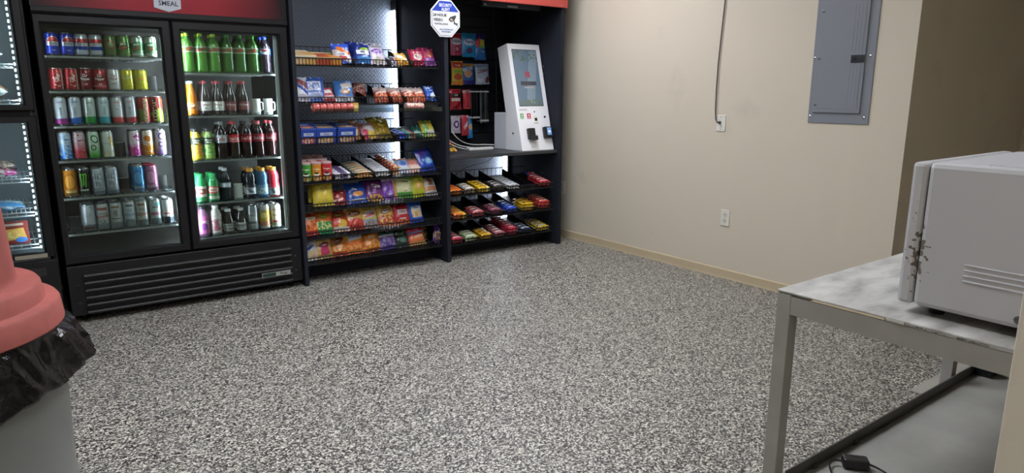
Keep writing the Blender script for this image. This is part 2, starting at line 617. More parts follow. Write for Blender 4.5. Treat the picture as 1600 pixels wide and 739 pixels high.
# LED tubes behind the door frames
for x in (0.212, 0.812, 0.873, 1.446):
    ch = ckb('led_channel', mat('led_channel', 'c8ccd0', 0.4), x - 0.011, x + 0.011, 4.462, 4.478, 0.40, 1.64)
    ckb('led_strip', LEDM, x - 0.006, x + 0.006, 4.478, 4.481, 0.41, 1.63, 0, ch)

LSH = [1.478, 1.292, 1.104, 0.914, 0.706, 0.502]
RSH = [1.400, 1.145, 0.876, 0.612, 0.398]
LXS = [0.270 + 0.0683 * i for i in range(8)]
RXS = [0.944 + 0.0757 * i for i in range(7)]
def cooler_shelf(z, xa, xb, lanes, pitch, stop_h, empties):
    s = empty('shelf')
    s.parent = ck
    s.location = (-0.86, -4.75, 0)
    mb = MB()
    n = int((xb - xa) / 0.022)
    for i in range(n + 1):
        x = xa + (xb - xa) * i / n
        mb.quadbox(x - 0.0015, x + 0.0015, 4.505, 5.15, z - 0.006, z - 0.003)
    for y in (4.62, 4.80, 5.0):
        mb.quadbox(xa, xb, y - 0.003, y + 0.003, z - 0.010, z - 0.006)
    stuff(mb.build('wire_deck', mat('grey_wire', '6f7274', 0.4, metal=0.3), s))
    box('front_rail', mat('rail_grey', '8f9392', 0.35, metal=0.3), xa, xb, 4.486, 4.505, z - 0.012, z - 0.002, s)
    for i, x in enumerate(lanes):
        box('lane_stop', ACRYL, x - pitch * 0.44, x + pitch * 0.44, 4.4945, 4.4965, z - 0.002, z + stop_h, s)
        if i in empties:
            kind = empties[i]
            if kind == 'dark':
                box('pusher', mat('pusher_black', '121213', 0.25), x - pitch * 0.40, x + pitch * 0.40, 4.60, 4.62, z, z + 0.085, s, 0.004)
            else:
                p = MB().lathe([(0.027, z), (0.028, z + 0.004), (0.028, z + 0.096), (0.029, z + 0.1), (0.026, z + 0.1), (0.026, z + 0.01), (0.001, z + 0.01)], 20, x, 4.545).build('pusher_cup', mat('cup_white', 'd9dcd8', 0.4), s, True)
                MB().tube([(x + 0.027, 4.535, z + 0.08), (x + 0.040, 4.535, z + 0.075), (x + 0.040, 4.535, z + 0.03), (x + 0.027, 4.535, z + 0.025)], 0.004).build('cup_handle', mat('cup_white', 'd9dcd8', 0.4), p, True)
    return s
LEMPTY = [{}, {7: 'dark'}, {}, {4: 'dark'}, {4: 'dark', 7: 'dark'}, {0: 'dark'}]
REMPTY = [{}, {5: 'cup', 6: 'cup'}, {}, {3: 'cup'}, {}]
for i, z in enumerate(LSH):
    cooler_shelf(z, 0.226, 0.80, LXS, 0.0683, (0.012, 0.012, 0.014, 0.012, 0.03, 0.045)[i], LEMPTY[i])
for i, z in enumerate(RSH):
    cooler_shelf(z, 0.884, 1.452, RXS, 0.0757, (0.012, 0.014, 0.012, 0.016, 0.02)[i], REMPTY[i])

# ================================================================ SINGLE COOLER AT THE FAR LEFT
fz = tag(empty('food_cooler', (-0.2, 4.75, 0)), 'narrow black cooler with two stacked glass doors beside the trash can', 'cooler')
def fzb(name, m, x0, x1, y0, y1, z0, z1, bevel=0.0, par=None):
    return box(name, m, x0 + 0.2, x1 + 0.2, y0 - 4.75, y1 - 4.75, z0, z1, par or fz, bevel)
FX0, FX1 = -0.57, 0.158
LIN2 = mat('freezer_lining', '8b979e', 0.5)
fzb('side_panel', BLACK, FX0, FX0 + 0.03, 4.455, 5.2, 0.05, 2.0)
fzb('side_panel', BLACK, FX1 - 0.018, FX1, 4.455, 5.2, 0.05, 2.0)
fzb('side_liner', LIN2, FX1 - 0.03, FX1 - 0.018, 4.47, 5.16, 0.40, 1.97)
fzb('back_panel', LIN2, FX0 + 0.03, FX1 - 0.03, 5.16, 5.2, 0.05, 2.0)
fzb('top_panel', BLACK, FX0, FX1, 4.455, 5.2, 1.97, 2.0)
fzb('middle_deck', BLACK, FX0 + 0.03, FX1 - 0.03, 4.455, 5.16, 1.16, 1.215)
fzb('floor_liner', LIN2, FX0 + 0.03, FX1 - 0.03, 4.455, 5.16, 0.38, 0.405)
fzb('base_panel', BLACK, FX0, FX1, 4.425, 4.46, 0.05, 0.385, 0.004)
fzb('control_plate', mat('plate_dark', '252527', 0.35), -0.05, 0.10, 4.42, 4.425, 0.30, 0.345)
fzb('maker_plate', mat('plate_steel', 'a8a290', 0.35, metal=0.5), -0.03, 0.115, 4.403, 4.409, 0.408, 0.428)
for (z0, z1, g0, g1) in ((1.19, 1.98, 1.222, 1.94), (0.405, 1.165, 0.436, 1.128)):
    shift(frame_door(fz, FX0, FX1 - 0.006, z0, z1, -0.53, 0.104, g0, g1, YF, 4.45), 0.2, -4.75)
for (z0, z1) in ((1.23, 1.93), (0.44, 1.12)):
    c = fzb('led_channel', mat('channel_dim', '7d8488', 0.5), 0.084, 0.100, 4.47, 4.48, z0, z1)
    mb = MB()
    n = int((z1 - z0) / 0.030)
    for k in range(n):
        z = z0 + (k + 0.5) * (z1 - z0) / n
        mb.quadbox(0.089 + 0.2, 0.096 + 0.2, 4.467 - 4.75, 4.4695 - 4.75, z - 0.007, z + 0.007)
    stuff(mb.build('led_dots', mat('led_dot', 'dcecff', 0.5, emit=9.0), c))
    fzb('led_strip', mat('freezer_led', 'dcecff', 0.5, emit=90.0), 0.086, 0.094, 4.480, 4.483, z0, z1, 0, c)
FSH = [1.43, 1.245, 0.832, 0.648, 0.470]
for z in FSH:
    s = empty('shelf')
    s.parent = fz
    s.location = (0.2, -4.75, 0)
    mb = MB()
    for i in range(31):
        x = -0.53 + 0.62 * i / 30
        mb.quadbox(x - 0.002, x + 0.002, 4.50, 5.12, z - 0.006, z - 0.002)
        if i % 2 == 0:
            mb.quadbox(x - 0.002, x + 0.002, 4.497, 4.501, z - 0.02, z - 0.002)
    for y in (4.7, 4.95):
        mb.quadbox(-0.53, 0.09, y - 0.003, y + 0.003, z - 0.010, z - 0.006)
    stuff(mb.build('wire_deck', WIREW, s))
    box('front_wire', WIREW, -0.53, 0.09, 4.494, 4.501, z - 0.005, z + 0.001, s)
    box('front_wire', WIREW, -0.53, 0.09, 4.494, 4.501, z - 0.024, z - 0.018, s)

# ================================================================ SNACK DISPLAY UNIT
def tread_mat():
    m = bpy.data.materials.new('tread_plate')
    m.use_nodes = True
    nt = m.node_tree
    N, L = nt.nodes.new, nt.links.new
    b = nt.nodes['Principled BSDF']
    tc = N('ShaderNodeTexCoord')
    sx = N('ShaderNodeSeparateXYZ')
    L(tc.outputs['Object'], sx.inputs[0])
    cb = N('ShaderNodeCombineXYZ')
    L(sx.outputs[0], cb.inputs[0])
    L(sx.outputs[2], cb.inputs[1])
    outs = []
    for off, ang in ((0.0, 45), (0.5, -45)):
        ma = N('ShaderNodeVectorMath')
        ma.operation = 'MULTIPLY_ADD'
        ma.inputs[1].default_value = (30, 30, 0)
        ma.inputs[2].default_value = (off + 40, off + 40, 0)
        L(cb.outputs[0], ma.inputs[0])
        fr = N('ShaderNodeVectorMath')
        fr.operation = 'FRACTION'
        L(ma.outputs[0], fr.inputs[0])
        mp = N('ShaderNodeMapping')
        mp.vector_type = 'TEXTURE'
        mp.inputs['Location'].default_value = (0.5, 0.5, 0)
        mp.inputs['Rotation'].default_value = (0, 0, math.radians(ang))
        mp.inputs['Scale'].default_value = (0.36, 0.12, 1)
        L(fr.outputs[0], mp.inputs['Vector'])
        ln = N('ShaderNodeVectorMath')
        ln.operation = 'LENGTH'
        L(mp.outputs[0], ln.inputs[0])
        mr = N('ShaderNodeMapRange')
        mr.inputs[1].default_value = 0.6
        mr.inputs[2].default_value = 1.1
        mr.inputs[3].default_value = 1
        mr.inputs[4].default_value = 0
        L(ln.outputs['Value'], mr.inputs[0])
        outs.append(mr.outputs[0])
    mx = N('ShaderNodeMath')
    mx.operation = 'MAXIMUM'
    L(outs[0], mx.inputs[0])
    L(outs[1], mx.inputs[1])
    bp = N('ShaderNodeBump')
    bp.inputs['Strength'].default_value = 0.45
    bp.inputs['Distance'].default_value = 0.006
    L(mx.outputs[0], bp.inputs['Height'])
    L(bp.outputs[0], b.inputs['Normal'])
    b.inputs['Base Color'].default_value = rgb('67707d')
    b.inputs['Metallic'].default_value = 0.1
    b.inputs['Roughness'].default_value = 0.5
    return m
TREAD = tread_mat()
SX0, SX1 = 1.522, 2.637
su = tag(empty('snack_display_unit', (2.08, 4.8, 0)), 'black snack display unit with tread-plate back between cooler and kiosk', 'display unit')
def sub(name, m, x0, x1, y0, y1, z0, z1, bevel=0.0, par=None):
    return box(name, m, x0 - 2.08, x1 - 2.08, y0 - 4.8, y1 - 4.8, z0, z1, par or su, bevel)
sub('side_panel', PANELB, SX0, SX0 + 0.026, 4.40, 5.22, 0, 2.3, 0.002)
sub('back_panel', TREAD, SX0 + 0.026, SX1, 5.19, 5.21, 0.0, 2.3)
sub('plinth', PANELB, SX0 + 0.026, SX1, 4.62, 4.64, 0.0, 0.10)
sub('top_panel', PANELB, SX0, SX1, 4.40, 5.22, 2.3, 2.33)
c = sub('led_channel', mat('channel_black', '15161a', 0.6), 2.622, 2.636, 5.10, 5.19, 0.66, 2.0)
sub('led_strip', LEDS, 2.616, 2.622, 5.115, 5.18, 0.68, 1.92, 0, c)

# ================================================================ KIOSK DISPLAY UNIT
ku = tag(empty('kiosk_display_unit', (3.2, 4.8, 0)), 'black kiosk display unit with slatted back, counter and red canopy', 'display unit')
def kub(name, m, x0, x1, y0, y1, z0, z1, bevel=0.0, par=None):
    return box(name, m, x0 - 3.2, x1 - 3.2, y0 - 4.8, y1 - 4.8, z0, z1, par or ku, bevel)
KX0, KX1 = 2.640, 3.778
dv = kub('side_panel', PANELB, KX0, KX0 + 0.034, 4.40, 5.22, 0, 2.3, 0.002)
rp = kub('side_panel', PANELB, KX1 - 0.034, KX1, 4.40, 5.22, 0, 2.3, 0.002)
kub('back_board', mat('board_black', '0d0e11', 0.6), KX0 + 0.034, KX1 - 0.034, 5.20, 5.22, 0, 2.3)
SLAT = mat('slat_black', '1a1c22', 0.5, bump=0.05, bscale=200)
z = 0.835
while z < 2.2:
    kub('slat', SLAT, KX0 + 0.036, KX1 - 0.036, 5.182, 5.20, z, z + 0.084, 0.003)
    z += 0.0915
kub('lower_back', TREAD, KX0 + 0.034, KX1 - 0.034, 5.185, 5.20, 0, 0.78)
kub('counter', mat('counter_grey', '35373a', 0.45, bump=0.05), KX0 + 0.034, KX1 - 0.034, 4.42, 5.18, 0.787, 0.812, 0.003)
kub('plinth', PANELB, KX0 + 0.034, KX1 - 0.034, 4.62, 4.64, 0.0, 0.09)
cn = kub('canopy', mat('canopy_red', 'b5473f', 0.5), 2.30, KX1 + 0.012, 4.375, 4.40, 1.952, 2.3, 0.002)
kub('canopy_soffit', PANELB, KX0 + 0.034, KX1 - 0.034, 4.40, 5.18, 2.28, 2.30)
kub('canopy_screw', CHROME, 3.72, 3.728, 4.371, 4.375, 1.962, 1.970, 0, cn)
c = kub('led_channel', mat('channel_black', '15161a', 0.6), 3.724, 3.740, 5.10, 5.185, 0.06, 0.76)
kub('led_strip', LEDS, 3.718, 3.724, 5.115, 5.175, 0.08, 0.74, 0, c)
for z in (1.50, 1.44, 1.20, 1.14, 0.60, 0.45):
    s = MB().lathe([(0.006, 0), (0.006, 0.002), (0.002, 0.003), (0.001, 0.003)], 10).build('shelf_pin', mat('pin_grey', '6d7076', 0.4), rp, True)
    s.rotation_euler = (0, -PI / 2, 0)
    s.location = (KX1 - 0.034 - 3.2, 4.62 - 4.8, z)

# header monitor / light bar under the canopy
hm = tag(empty('header_light_bar', (3.38, 4.60, 1.94)), 'dark slim light bar hanging under the red canopy', 'light bar')
box('housing', mat('bar_dark', '34373d', 0.4), -0.29, 0.29, -0.03, 0.03, 0.0, 0.055, hm, 0.004)
box('end_bracket', mat('bracket_pale', '9aa0a6', 0.4), -0.275, -0.255, -0.034, -0.03, 0.004, 0.018, hm)
lb = box('nameplate', mat('plate_pale', 'a4a8ae', 0.4), -0.05, 0.05, -0.0325, -0.03, 0.004, 0.018, hm)
for a in (-0.2, 0.2):
    MB().tube([(a, 0, 0.05), (a, 0, 0.34)], 0.006).build('hanger_rod', BLACK2, hm)
tag(MB().tube([(3.594, 5.13, 2.0), (3.604, 5.165, 1.90), (3.623, 5.172, 1.78), (3.641, 5.174, 1.66), (3.651, 5.174, 1.1), (3.651, 5.174, 0.90)], 0.0035).build('thin_cable', mat('cable_grey', '3c3e44', 0.5), None, True), 'thin dark cable running down the slatted back behind the kiosk', 'cable')

# ================================================================ SLOPED WIRE SHELVES
SLOPE = 0.20
def wire_shelf(z, xa, xb, divs, label, depth=0.40, lip=0.046, group='sloped wire snack shelves'):
    cx = (xa + xb) / 2
    s = tag(empty('wire_shelf', (cx, 4.432, z)), label, 'shelf', group)
    hw = (xb - xa) / 2
    mb = MB()
    n = int((xb - xa) / 0.022)
    for i in range(n + 1):
        x = -hw + 2 * hw * i / n
        mb.quadbox(x - 0.0018, x + 0.0018, -0.0018, 0.0018, 0.0, lip)
    stuff(mb.build('lip_wires', WIREB, s))
    box('lip_rod', WIREB, -hw, hw, -0.003, 0.003, lip - 0.002, lip + 0.004, s)
    box('lip_rod', WIREB, -hw, hw, -0.004, 0.004, -0.006, 0.002, s)
    zr = depth * SLOPE
    d = MB()
    d.v = [Vector(p) for p in ((-hw, 0, -0.004), (hw, 0, -0.004), (hw, depth, zr - 0.004), (-hw, depth, zr - 0.004),
                               (-hw, 0, 0), (hw, 0, 0), (hw, depth, zr), (-hw, depth, zr))]
    d.f = [(0, 3, 2, 1), (4, 5, 6, 7), (0, 1, 5, 4), (1, 2, 6, 5), (2, 3, 7, 6), (3, 0, 4, 7)]
    d.uv = [((0, 0),) * 4] * 6
    d.build('deck', mat('deck_black', '141517', 0.4), s)
    bw = MB()
    for i in range(0, n + 1, 2):
        x = -hw + 2 * hw * i / n
        bw.quadbox(x - 0.0014, x + 0.0014, depth - 0.0014, depth + 0.0014, zr, zr + 0.06)
    stuff(bw.build('back_wires', WIREB, s))
    box('back_rod', WIREB, -hw, hw, depth - 0.003, depth + 0.003, zr + 0.058, zr + 0.064, s)
    for x in divs:
        p = MB().prism([(0.0, 0.0), (0.0, lip), (depth, zr + 0.055), (depth, zr)], x - cx - 0.0015, x - cx + 0.0015, 'x').build('divider', mat('deck_black', '141517', 0.4), s)
    for a in (-1, 1):
        MB().prism([(0.05, -0.03), (0.05, 0.012), (depth + 0.02, zr + 0.012), (depth + 0.02, zr - 0.03)], a * (hw + 0.001) - 0.003, a * (hw + 0.001) + 0.003, 'x').build('arm', PANELB, s)
    return s
SZ = [1.456, 1.207, 0.945, 0.689, 0.500, 0.308, 0.133]
ORD = ['first', 'second', 'third', 'fourth', 'fifth', 'sixth', 'seventh', 'eighth', 'ninth', 'tenth', 'eleventh', 'twelfth']
SPLACE = ['top', 'second', 'third', 'fourth', 'fifth', 'sixth', 'bottom']
SHELF = {}
OCC = {}
for i, z in enumerate(SZ):
    SHELF[('S', i)] = wire_shelf(z, 1.558, 2.612, [], 'black sloped wire shelf, %s of seven in the tall snack unit' % SPLACE[i])
KZ = [0.503, 0.312, 0.121]
for i, z in enumerate(KZ):
    SHELF[('K', i)] = wire_shelf(z, 2.684, 3.71, [], 'black sloped wire candy shelf under the kiosk counter, %s of three' % ('top', 'middle', 'bottom')[i], lip=0.034)
# clear front ledge on the second shelf
lg = tag(empty('clear_ledge', (2.10, 4.40, 1.152)), 'clear plastic ledge clipped below the second snack shelf', 'ledge')
box('ledge_floor', ACRYL, -0.46, 0.49, -0.040, 0.028, 0, 0.003, lg)
box('ledge_lip', ACRYL, -0.46, 0.49, -0.043, -0.040, 0, 0.03, lg)
box('ledge_back', ACRYL, -0.46, 0.49, 0.0255, 0.028, 0.003, 0.052, lg)

# ================================================================ SELF-CHECKOUT KIOSK
WHITE = mat('kiosk_white', 'f3f4f8', 0.35)
kk = tag(empty('checkout_kiosk', (3.40, 4.66, 0.8126)), 'white self-checkout kiosk with tall leaning touch screen on the counter', 'kiosk')
KW = 0.335
side = [(-0.205, 0.0), (0.014, 0.865), (0.150, 0.835), (0.030, 0.30), (0.030, 0.0)]
MB().prism(side, 0, KW, 'x').build('housing', WHITE, kk, bevel=0.004)
bx = box('base_box', mat('kiosk_grey', 'd3d8e0', 0.4), 0.002, KW - 0.002, -0.10, 0.20, 0.0, 0.305, kk, 0.004)
lk = MB().lathe([(0.008, 0), (0.008, 0.004), (0.004, 0.005), (0.003, 0.003), (0.001, 0.003)], 12).build('lock', mat('lock_dark', '26282c', 0.3, metal=0.6), bx, True)
lk.rotation_euler = (0, -PI / 2, 0)
lk.location = (0.001, -0.075, 0.14)
fdir = Vector((0, 0.219, 0.865)).normalized()
fnor = Vector((0, -fdir.z, fdir.y))
def FP(a, t, off=0.0):
    """point on the leaning front face: a across, t up the slope"""
    return Vector((a, -0.205, 0)) + fdir * t + fnor * off
def face_slab(name, m, a0, a1, t0, t1, h0, h1, par, bevel=0.0):
    mb = MB()
    for h in (h0, h1):
        for (a, t) in ((a0, t0), (a1, t0), (a1, t1), (a0, t1)):
            mb.v.append(FP(a, t, h))
    mb.f = [(0, 3, 2, 1), (4, 5, 6, 7), (0, 1, 5, 4), (1, 2, 6, 5), (2, 3, 7, 6), (3, 0, 4, 7)]
    mb.uv = [((0, 0), (1, 0), (1, 1), (0, 1))] * 6
    return mb.build(name, m, par, bevel=bevel)
SCR = bpy.data.materials.new('lit_screen')
SCR.use_nodes = True
def screen_print():
    m = print_mat('screen_image', '66798a', [('r', 0.72, 0.62, 0.16, 0.6, -22, '7d8f9b'), ('n', 9, 0.55, '5c6f60', 0.5, 0.90, 0.62, 0.10), ('n', 14, 0.5, '6f7a62', 0.5, 0.02, 0.7, 0.09),
        ('r', 0.5, 0.56, 0.10, 0.055, 0, '9c5560'), ('r', 0.5, 0.40, 0.33, 0.036, 0, '4a4a52'), ('r', 0.5, 0.325, 0.2, 0.012, 0, 'a89c98')], 0.15)
    nt = m.node_tree
    b = nt.nodes['Principled BSDF']
    src = b.inputs['Base Color'].links[0].from_socket
    nt.links.new(src, b.inputs['Emission Color'])
    b.inputs['Emission Strength'].default_value = 0.12
    return m
face_slab('screen_bezel', mat('bezel_dark', '3a3f46', 0.3), 0.036, 0.292, 0.372, 0.846, -0.004, 0.001, kk)
sc = face_slab('screen', screen_print(), 0.040, 0.288, 0.378, 0.840, 0.0, 0.0018, kk)
gm = face_slab('sticker_green', mat('sticker_green', '5fa245', 0.5), 0.030, 0.062, 0.268, 0.312, 0.0, 0.0015, kk)
rm = face_slab('sticker_red', mat('sticker_red', 'd2455a', 0.5), 0.100, 0.138, 0.268, 0.312, 0.0, 0.0015, kk)
for st, cc in ((gm, 0.046), (rm, 0.119)):
    face_slab('sticker_mark', mat('ink_f0f0f0', 'f0f0f0', 0.5), cc - 0.006, cc + 0.006, 0.288, 0.303, 0.0015, 0.0022, st)
    face_slab('sticker_mark', mat('ink_f0f0f0', 'f0f0f0', 0.5), cc - 0.010, cc + 0.010, 0.274, 0.280, 0.0015, 0.0022, st)
face_slab('scanner_plate', mat('plate_cream', 'e9e6dc', 0.4), 0.158, 0.208, 0.228, 0.290, 0.0, 0.005, kk, 0.003)
face_slab('scanner_window', mat('scanner_black', '151618', 0.15), 0.172, 0.196, 0.248, 0.272, 0.004, 0.0065, kk)
for (a, t, r) in ((0.182, 0.325, 0.006), (0.285, 0.280, 0.009)):
    q = MB().lathe([(r, 0), (r, 0.002), (r * 0.5, 0.003), (0.0005, 0.003)], 14).build('camera_lens', mat('scanner_black', '151618', 0.15), kk, True)
    q.location = FP(a, t)
    q.rotation_euler = (math.atan2(fnor.y, -fnor.z) + 0, 0, 0)
    q.rotation_euler = fnor.to_track_quat('Z', 'Y').to_euler()
face_slab('label_strip', mat('label_grey', 'd2d3d6', 0.5), 0.026, 0.108, 0.335, 0.352, 0.0, 0.001, kk)
READ = mat('reader_black', '1c1d20', 0.35)
# two card readers standing off the sloping face
r1 = empty('card_reader')
r1.parent = kk
face_slab('reader_body', READ, 0.072, 0.140, 0.095, 0.185, 0.0, 0.032, r1, 0.005)
face_slab('reader_snout', mat('reader_grey', '2c2d30', 0.4), 0.080, 0.146, 0.082, 0.120, 0.018, 0.052, r1, 0.006)
face_slab('card_slot', mat('slot_black', '050506', 0.6), 0.088, 0.138, 0.098, 0.104, 0.050, 0.0532, r1)
r2_ = empty('card_reader')
r2_.parent = kk
face_slab('reader_body', READ, 0.238, 0.318, 0.098, 0.192, 0.0, 0.036, r2_, 0.005)
rs = print_mat('reader_screen', '6d93c8', [('r', 0.5, 0.45, 0.3, 0.12, 0, 'd8e6f5')], 0.2)
rsb = rs.node_tree.nodes['Principled BSDF']
rs.node_tree.links.new(rsb.inputs['Base Color'].links[0].from_socket, rsb.inputs['Emission Color'])
rsb.inputs['Emission Strength'].default_value = 0.5
face_slab('reader_screen', rs, 0.262, 0.304, 0.122, 0.184, 0.036, 0.0375, r2_)
face_slab('reader_slot', mat('slot_black', '050506', 0.6), 0.252, 0.310, 0.106, 0.112, 0.036, 0.0372, r2_)

# power strip + cords on the counter
ps = tag(empty('power_strip', (3.20, 4.78, 0.813)), 'white power strip lying on the counter beside the kiosk', 'power strip')
box('strip_body', mat('strip_white', 'd6d7d4', 0.4), -0.12, 0.12, -0.025, 0.025, 0, 0.022, ps, 0.004)
for k in range(5):
    box('socket', mat('socket_grey', '8c8e8d', 0.5), -0.1 + k * 0.042, -0.078 + k * 0.042, -0.012, 0.012, 0.022, 0.0235, ps)
CW = mat('cord_white', 'd8d8d4', 0.45)
def bez(p, n=14):
    p = [Vector(q) for q in p]
    out = []
    for i in range(n + 1):
        t = i / n
        q = [v.copy() for v in p]
        while len(q) > 1:
            q = [q[j].lerp(q[j + 1], t) for j in range(len(q) - 1)]
        out.append(q[0])
    return out
tag(MB().tube(bez([(2.98, 5.10, 0.98), (3.06, 4.95, 0.80), (3.14, 4.86, 0.83), (3.40, 4.84, 0.82)]), 0.004).build('white_cord', CW, None, True), 'white cord sagging from the pegged bags to the kiosk', 'cord', 'white cords on counter')
tag(MB().tube(bez([(3.13, 5.12, 0.96), (3.16, 4.98, 0.80), (3.26, 4.90, 0.86), (3.40, 4.86, 0.84)]), 0.004).build('white_cord', CW, None, True), 'white cord looping behind the power strip into the kiosk', 'cord', 'white cords on counter')
tag(MB().tube(bez([(3.09, 4.80, 0.822), (3.0, 4.86, 0.83), (2.95, 4.98, 0.9), (2.93, 5.12, 0.96)]), 0.004).build('white_cord', CW, None, True), 'white cord leading from the power strip up the slatted back', 'cord', 'white cords on counter')
tag(MB().tube(bez([(3.62, 5.10, 0.785), (3.45, 5.0, 0.60), (3.30, 5.1, 0.72), (3.15, 5.12, 0.55)]), 0.003).build('tangled_wire', mat('cable_grey', '3c3e44', 0.5), None, True), 'thin grey wire dangling beneath the kiosk counter', 'wire')

# ================================================================ SECURITY SIGN
sg = tag(empty('security_sign', (2.648, 4.392, 1.803)), 'white octagonal video surveillance sign with blue top on the black divider', 'sign')
def octo(rx, rz, k=0.414):
    return [(-rx, -rz * k), (-rx * k, -rz), (rx * k, -rz), (rx, -rz * k), (rx, rz * k), (rx * k, rz), (-rx * k, rz), (-rx, rz * k)]
MB().prism(octo(0.121, 0.127), -0.004, 0.0, 'y').build('plate', mat('sign_white', 'dcdde0', 0.4), sg)
MB().prism(octo(0.112, 0.118), -0.0052, -0.004, 'y').build('outline', mat('sign_line', '4a4c58', 0.4), sg)
MB().prism(octo(0.110, 0.116), -0.0062, -0.005, 'y').build('field', mat('sign_field', 'd4d5d6', 0.4), sg)
MB().prism([(-0.110, 0.049), (0.110, 0.049), (0.046, 0.116), (-0.046, 0.116)], -0.0072, -0.006, 'y').build('blue_band', mat('sign_blue', '2440a8', 0.4), sg)
for s, x, zz, h, c, mw in (('SECURITY', 0, 0.090, 0.022, 'eef0f4', 0.105), ('ALERT', 0, 0.062, 0.020, 'eef0f4', 0.07), ('24 HOUR', -0.047, 0.022, 0.020, '22242a', 0.115), ('VIDEO', -0.062, -0.010, 0.019, '22242a', 0.085),
                            ('SURVEILLANCE', -0.036, -0.038, 0.012, '55575c', 0.135), ('ALL ACTIVITIES ARE', 0.005, -0.075, 0.010, '3a4f90', 0.11), ('MONITORED', 0.005, -0.091, 0.010, '3a4f90', 0.075)):
    lettering(sg, s, flat_y(-0.0080), x, zz, h, c, mw)
ic = MB().prism([(0.026, -0.004), (0.038, 0.012), (0.082, 0.026), (0.088, 0.018), (0.074, -0.008), (0.050, -0.020), (0.032, -0.012)], -0.0085, -0.0062, 'y').build('camera_icon', mat('ink_3a3a38', '3a3a38', 0.5), sg)
MB().prism([(0.036, -0.008), (0.052, -0.016), (0.060, -0.006), (0.048, 0.004), (0.038, 0.002)], -0.0092, -0.0085, 'y').build('icon_lens', mat('ink_b09a8c', 'b09a8c', 0.5), ic)
MB().prism([(0.068, -0.012), (0.074, -0.012), (0.078, -0.028), (0.098, -0.028), (0.098, -0.044), (0.091, -0.044), (0.091, -0.036), (0.070, -0.034)], -0.0085, -0.0062, 'y').build('icon_bracket', mat('ink_3a3a38', '3a3a38', 0.5), ic)

# ================================================================ ELECTRICAL PANEL ON THE BEIGE WALL
GREY = mat('panel_grey', '80858c', 0.42, bump=0.02, bscale=200)
ep = tag(empty('electrical_panel', (4.0, 2.157, 1.112)), 'grey steel breaker panel mounted flush on the beige wall', 'electrical panel')
box('cover', GREY, -0.008, 0, -0.186, 0.186, 0, 0.775, ep, 0.004)
dr = box('door', GREY, -0.020, -0.008, -0.135, 0.156, 0.062, 0.715, ep, 0.005)
box('door_field', GREY, -0.0215, -0.0195, -0.118, 0.130, 0.085, 0.69, dr, 0.001)
for yy in (-0.055, -0.075, -0.095, -0.112):
    for (za, zb) in ((0.10, 0.33), (0.41, 0.68)):
        box('rib', GREY, -0.0225, -0.021, yy - 0.0015, yy + 0.0015, za, zb, dr)
box('rib', GREY, -0.0225, -0.021, -0.118, -0.055, 0.325, 0.328, dr)
box('rib', GREY, -0.0225, -0.021, -0.118, -0.055, 0.412, 0.415, dr)
lt = box('latch', mat('latch_black', '2a2c30', 0.4), -0.027, -0.020, -0.134, -0.056, 0.350, 0.392, dr, 0.002)
box('latch_tab', mat('latch_dark', '141517', 0.4), -0.030, -0.0265, -0.088, -0.068, 0.362, 0.382, lt, 0.002)
for zz in (0.11, 0.38, 0.65):
    h = MB().lathe([(0.009, -0.006), (0.009, 0.001), (0.005, 0.003), (0.0005, 0.003)], 12).build('hinge_button', mat('button_grey', '6a6d72', 0.35, metal=0.4), dr, True)
    h.rotation_euler = (0, -PI / 2, 0)
    h.location = (-0.021, 0.138, zz)
for (yy, zz) in ((0.172, 0.04), (0.172, 0.385), (0.172, 0.735), (-0.160, 0.04), (-0.160, 0.385), (-0.160, 0.735)):
    h = MB().lathe([(0.007, -0.002), (0.007, 0.002), (0.004, 0.004), (0.0005, 0.004)], 12).build('screw', CHROME, ep, True)
    h.rotation_euler = (0, -PI / 2, 0)
    h.location = (-0.008, yy, zz)

# ================================================================ WALL PLATES + CABLE
PLATE = mat('plate_ivory', 'dedcd2', 0.4)
def outlet(y, z, label):
    o = tag(empty('wall_outlet', (4.0, y, z)), label, 'outlet', 'wall outlets')
    p = box('plate', PLATE, -0.007, 0, -0.036, 0.036, -0.058, 0.058, o, 0.003)
    for dz in (-0.021, 0.021):
        r = MB().prism([(a * 0.016, b * 0.0145) for a, b in ((-1, -0.6), (-0.6, -1), (0.6, -1), (1, -0.6), (1, 0.6), (0.6, 1), (-0.6, 1), (-1, 0.6))], -0.0095, -0.006, 'x').build('receptacle', mat('recept_ivory', 'd2d0c6', 0.4), o)
        r.location = (0, 0, dz)
        for dy in (-0.006, 0.006):
            box('slot', mat('slot_black', '050506', 0.6), -0.0102, -0.0092, dy - 0.0013, dy + 0.0013, -0.001, 0.008, r)
        box('slot', mat('slot_black', '050506', 0.6), -0.0102, -0.0092, -0.002, 0.002, -0.010, -0.006, r)
    box('screw', CHROME, -0.009, -0.0068, -0.0025, 0.0025, -0.0025, 0.0025, o)
    return o
outlet(2.893, 0.432, 'ivory duplex outlet low on the beige wall below the cable')
outlet(4.643, 0.448, 'ivory duplex outlet beside the black kiosk unit side panel')
jk = tag(empty('cable_jack', (4.0, 2.979, 1.083)), 'white single-jack wall plate with plugged-in brown cable', 'wall plate')
box('plate', PLATE, -0.007, 0, -0.036, 0.036, -0.056, 0.056, jk, 0.003)
pl = MB().lathe([(0.008, 0), (0.008, 0.012), (0.0055, 0.013), (0.0055, 0.022), (0.003, 0.024)], 12).build('connector', mat('plug_dark', '2b2623', 0.35, metal=0.4), jk, True)
pl.rotation_euler = (0, -PI / 2, 0)
pl.location = (-0.006, 0.004, 0.006)
for dz in (-0.042, 0.042):
    box('screw', CHROME, -0.009, -0.0068, -0.0025, 0.0025, dz - 0.0025, dz + 0.0025, jk)
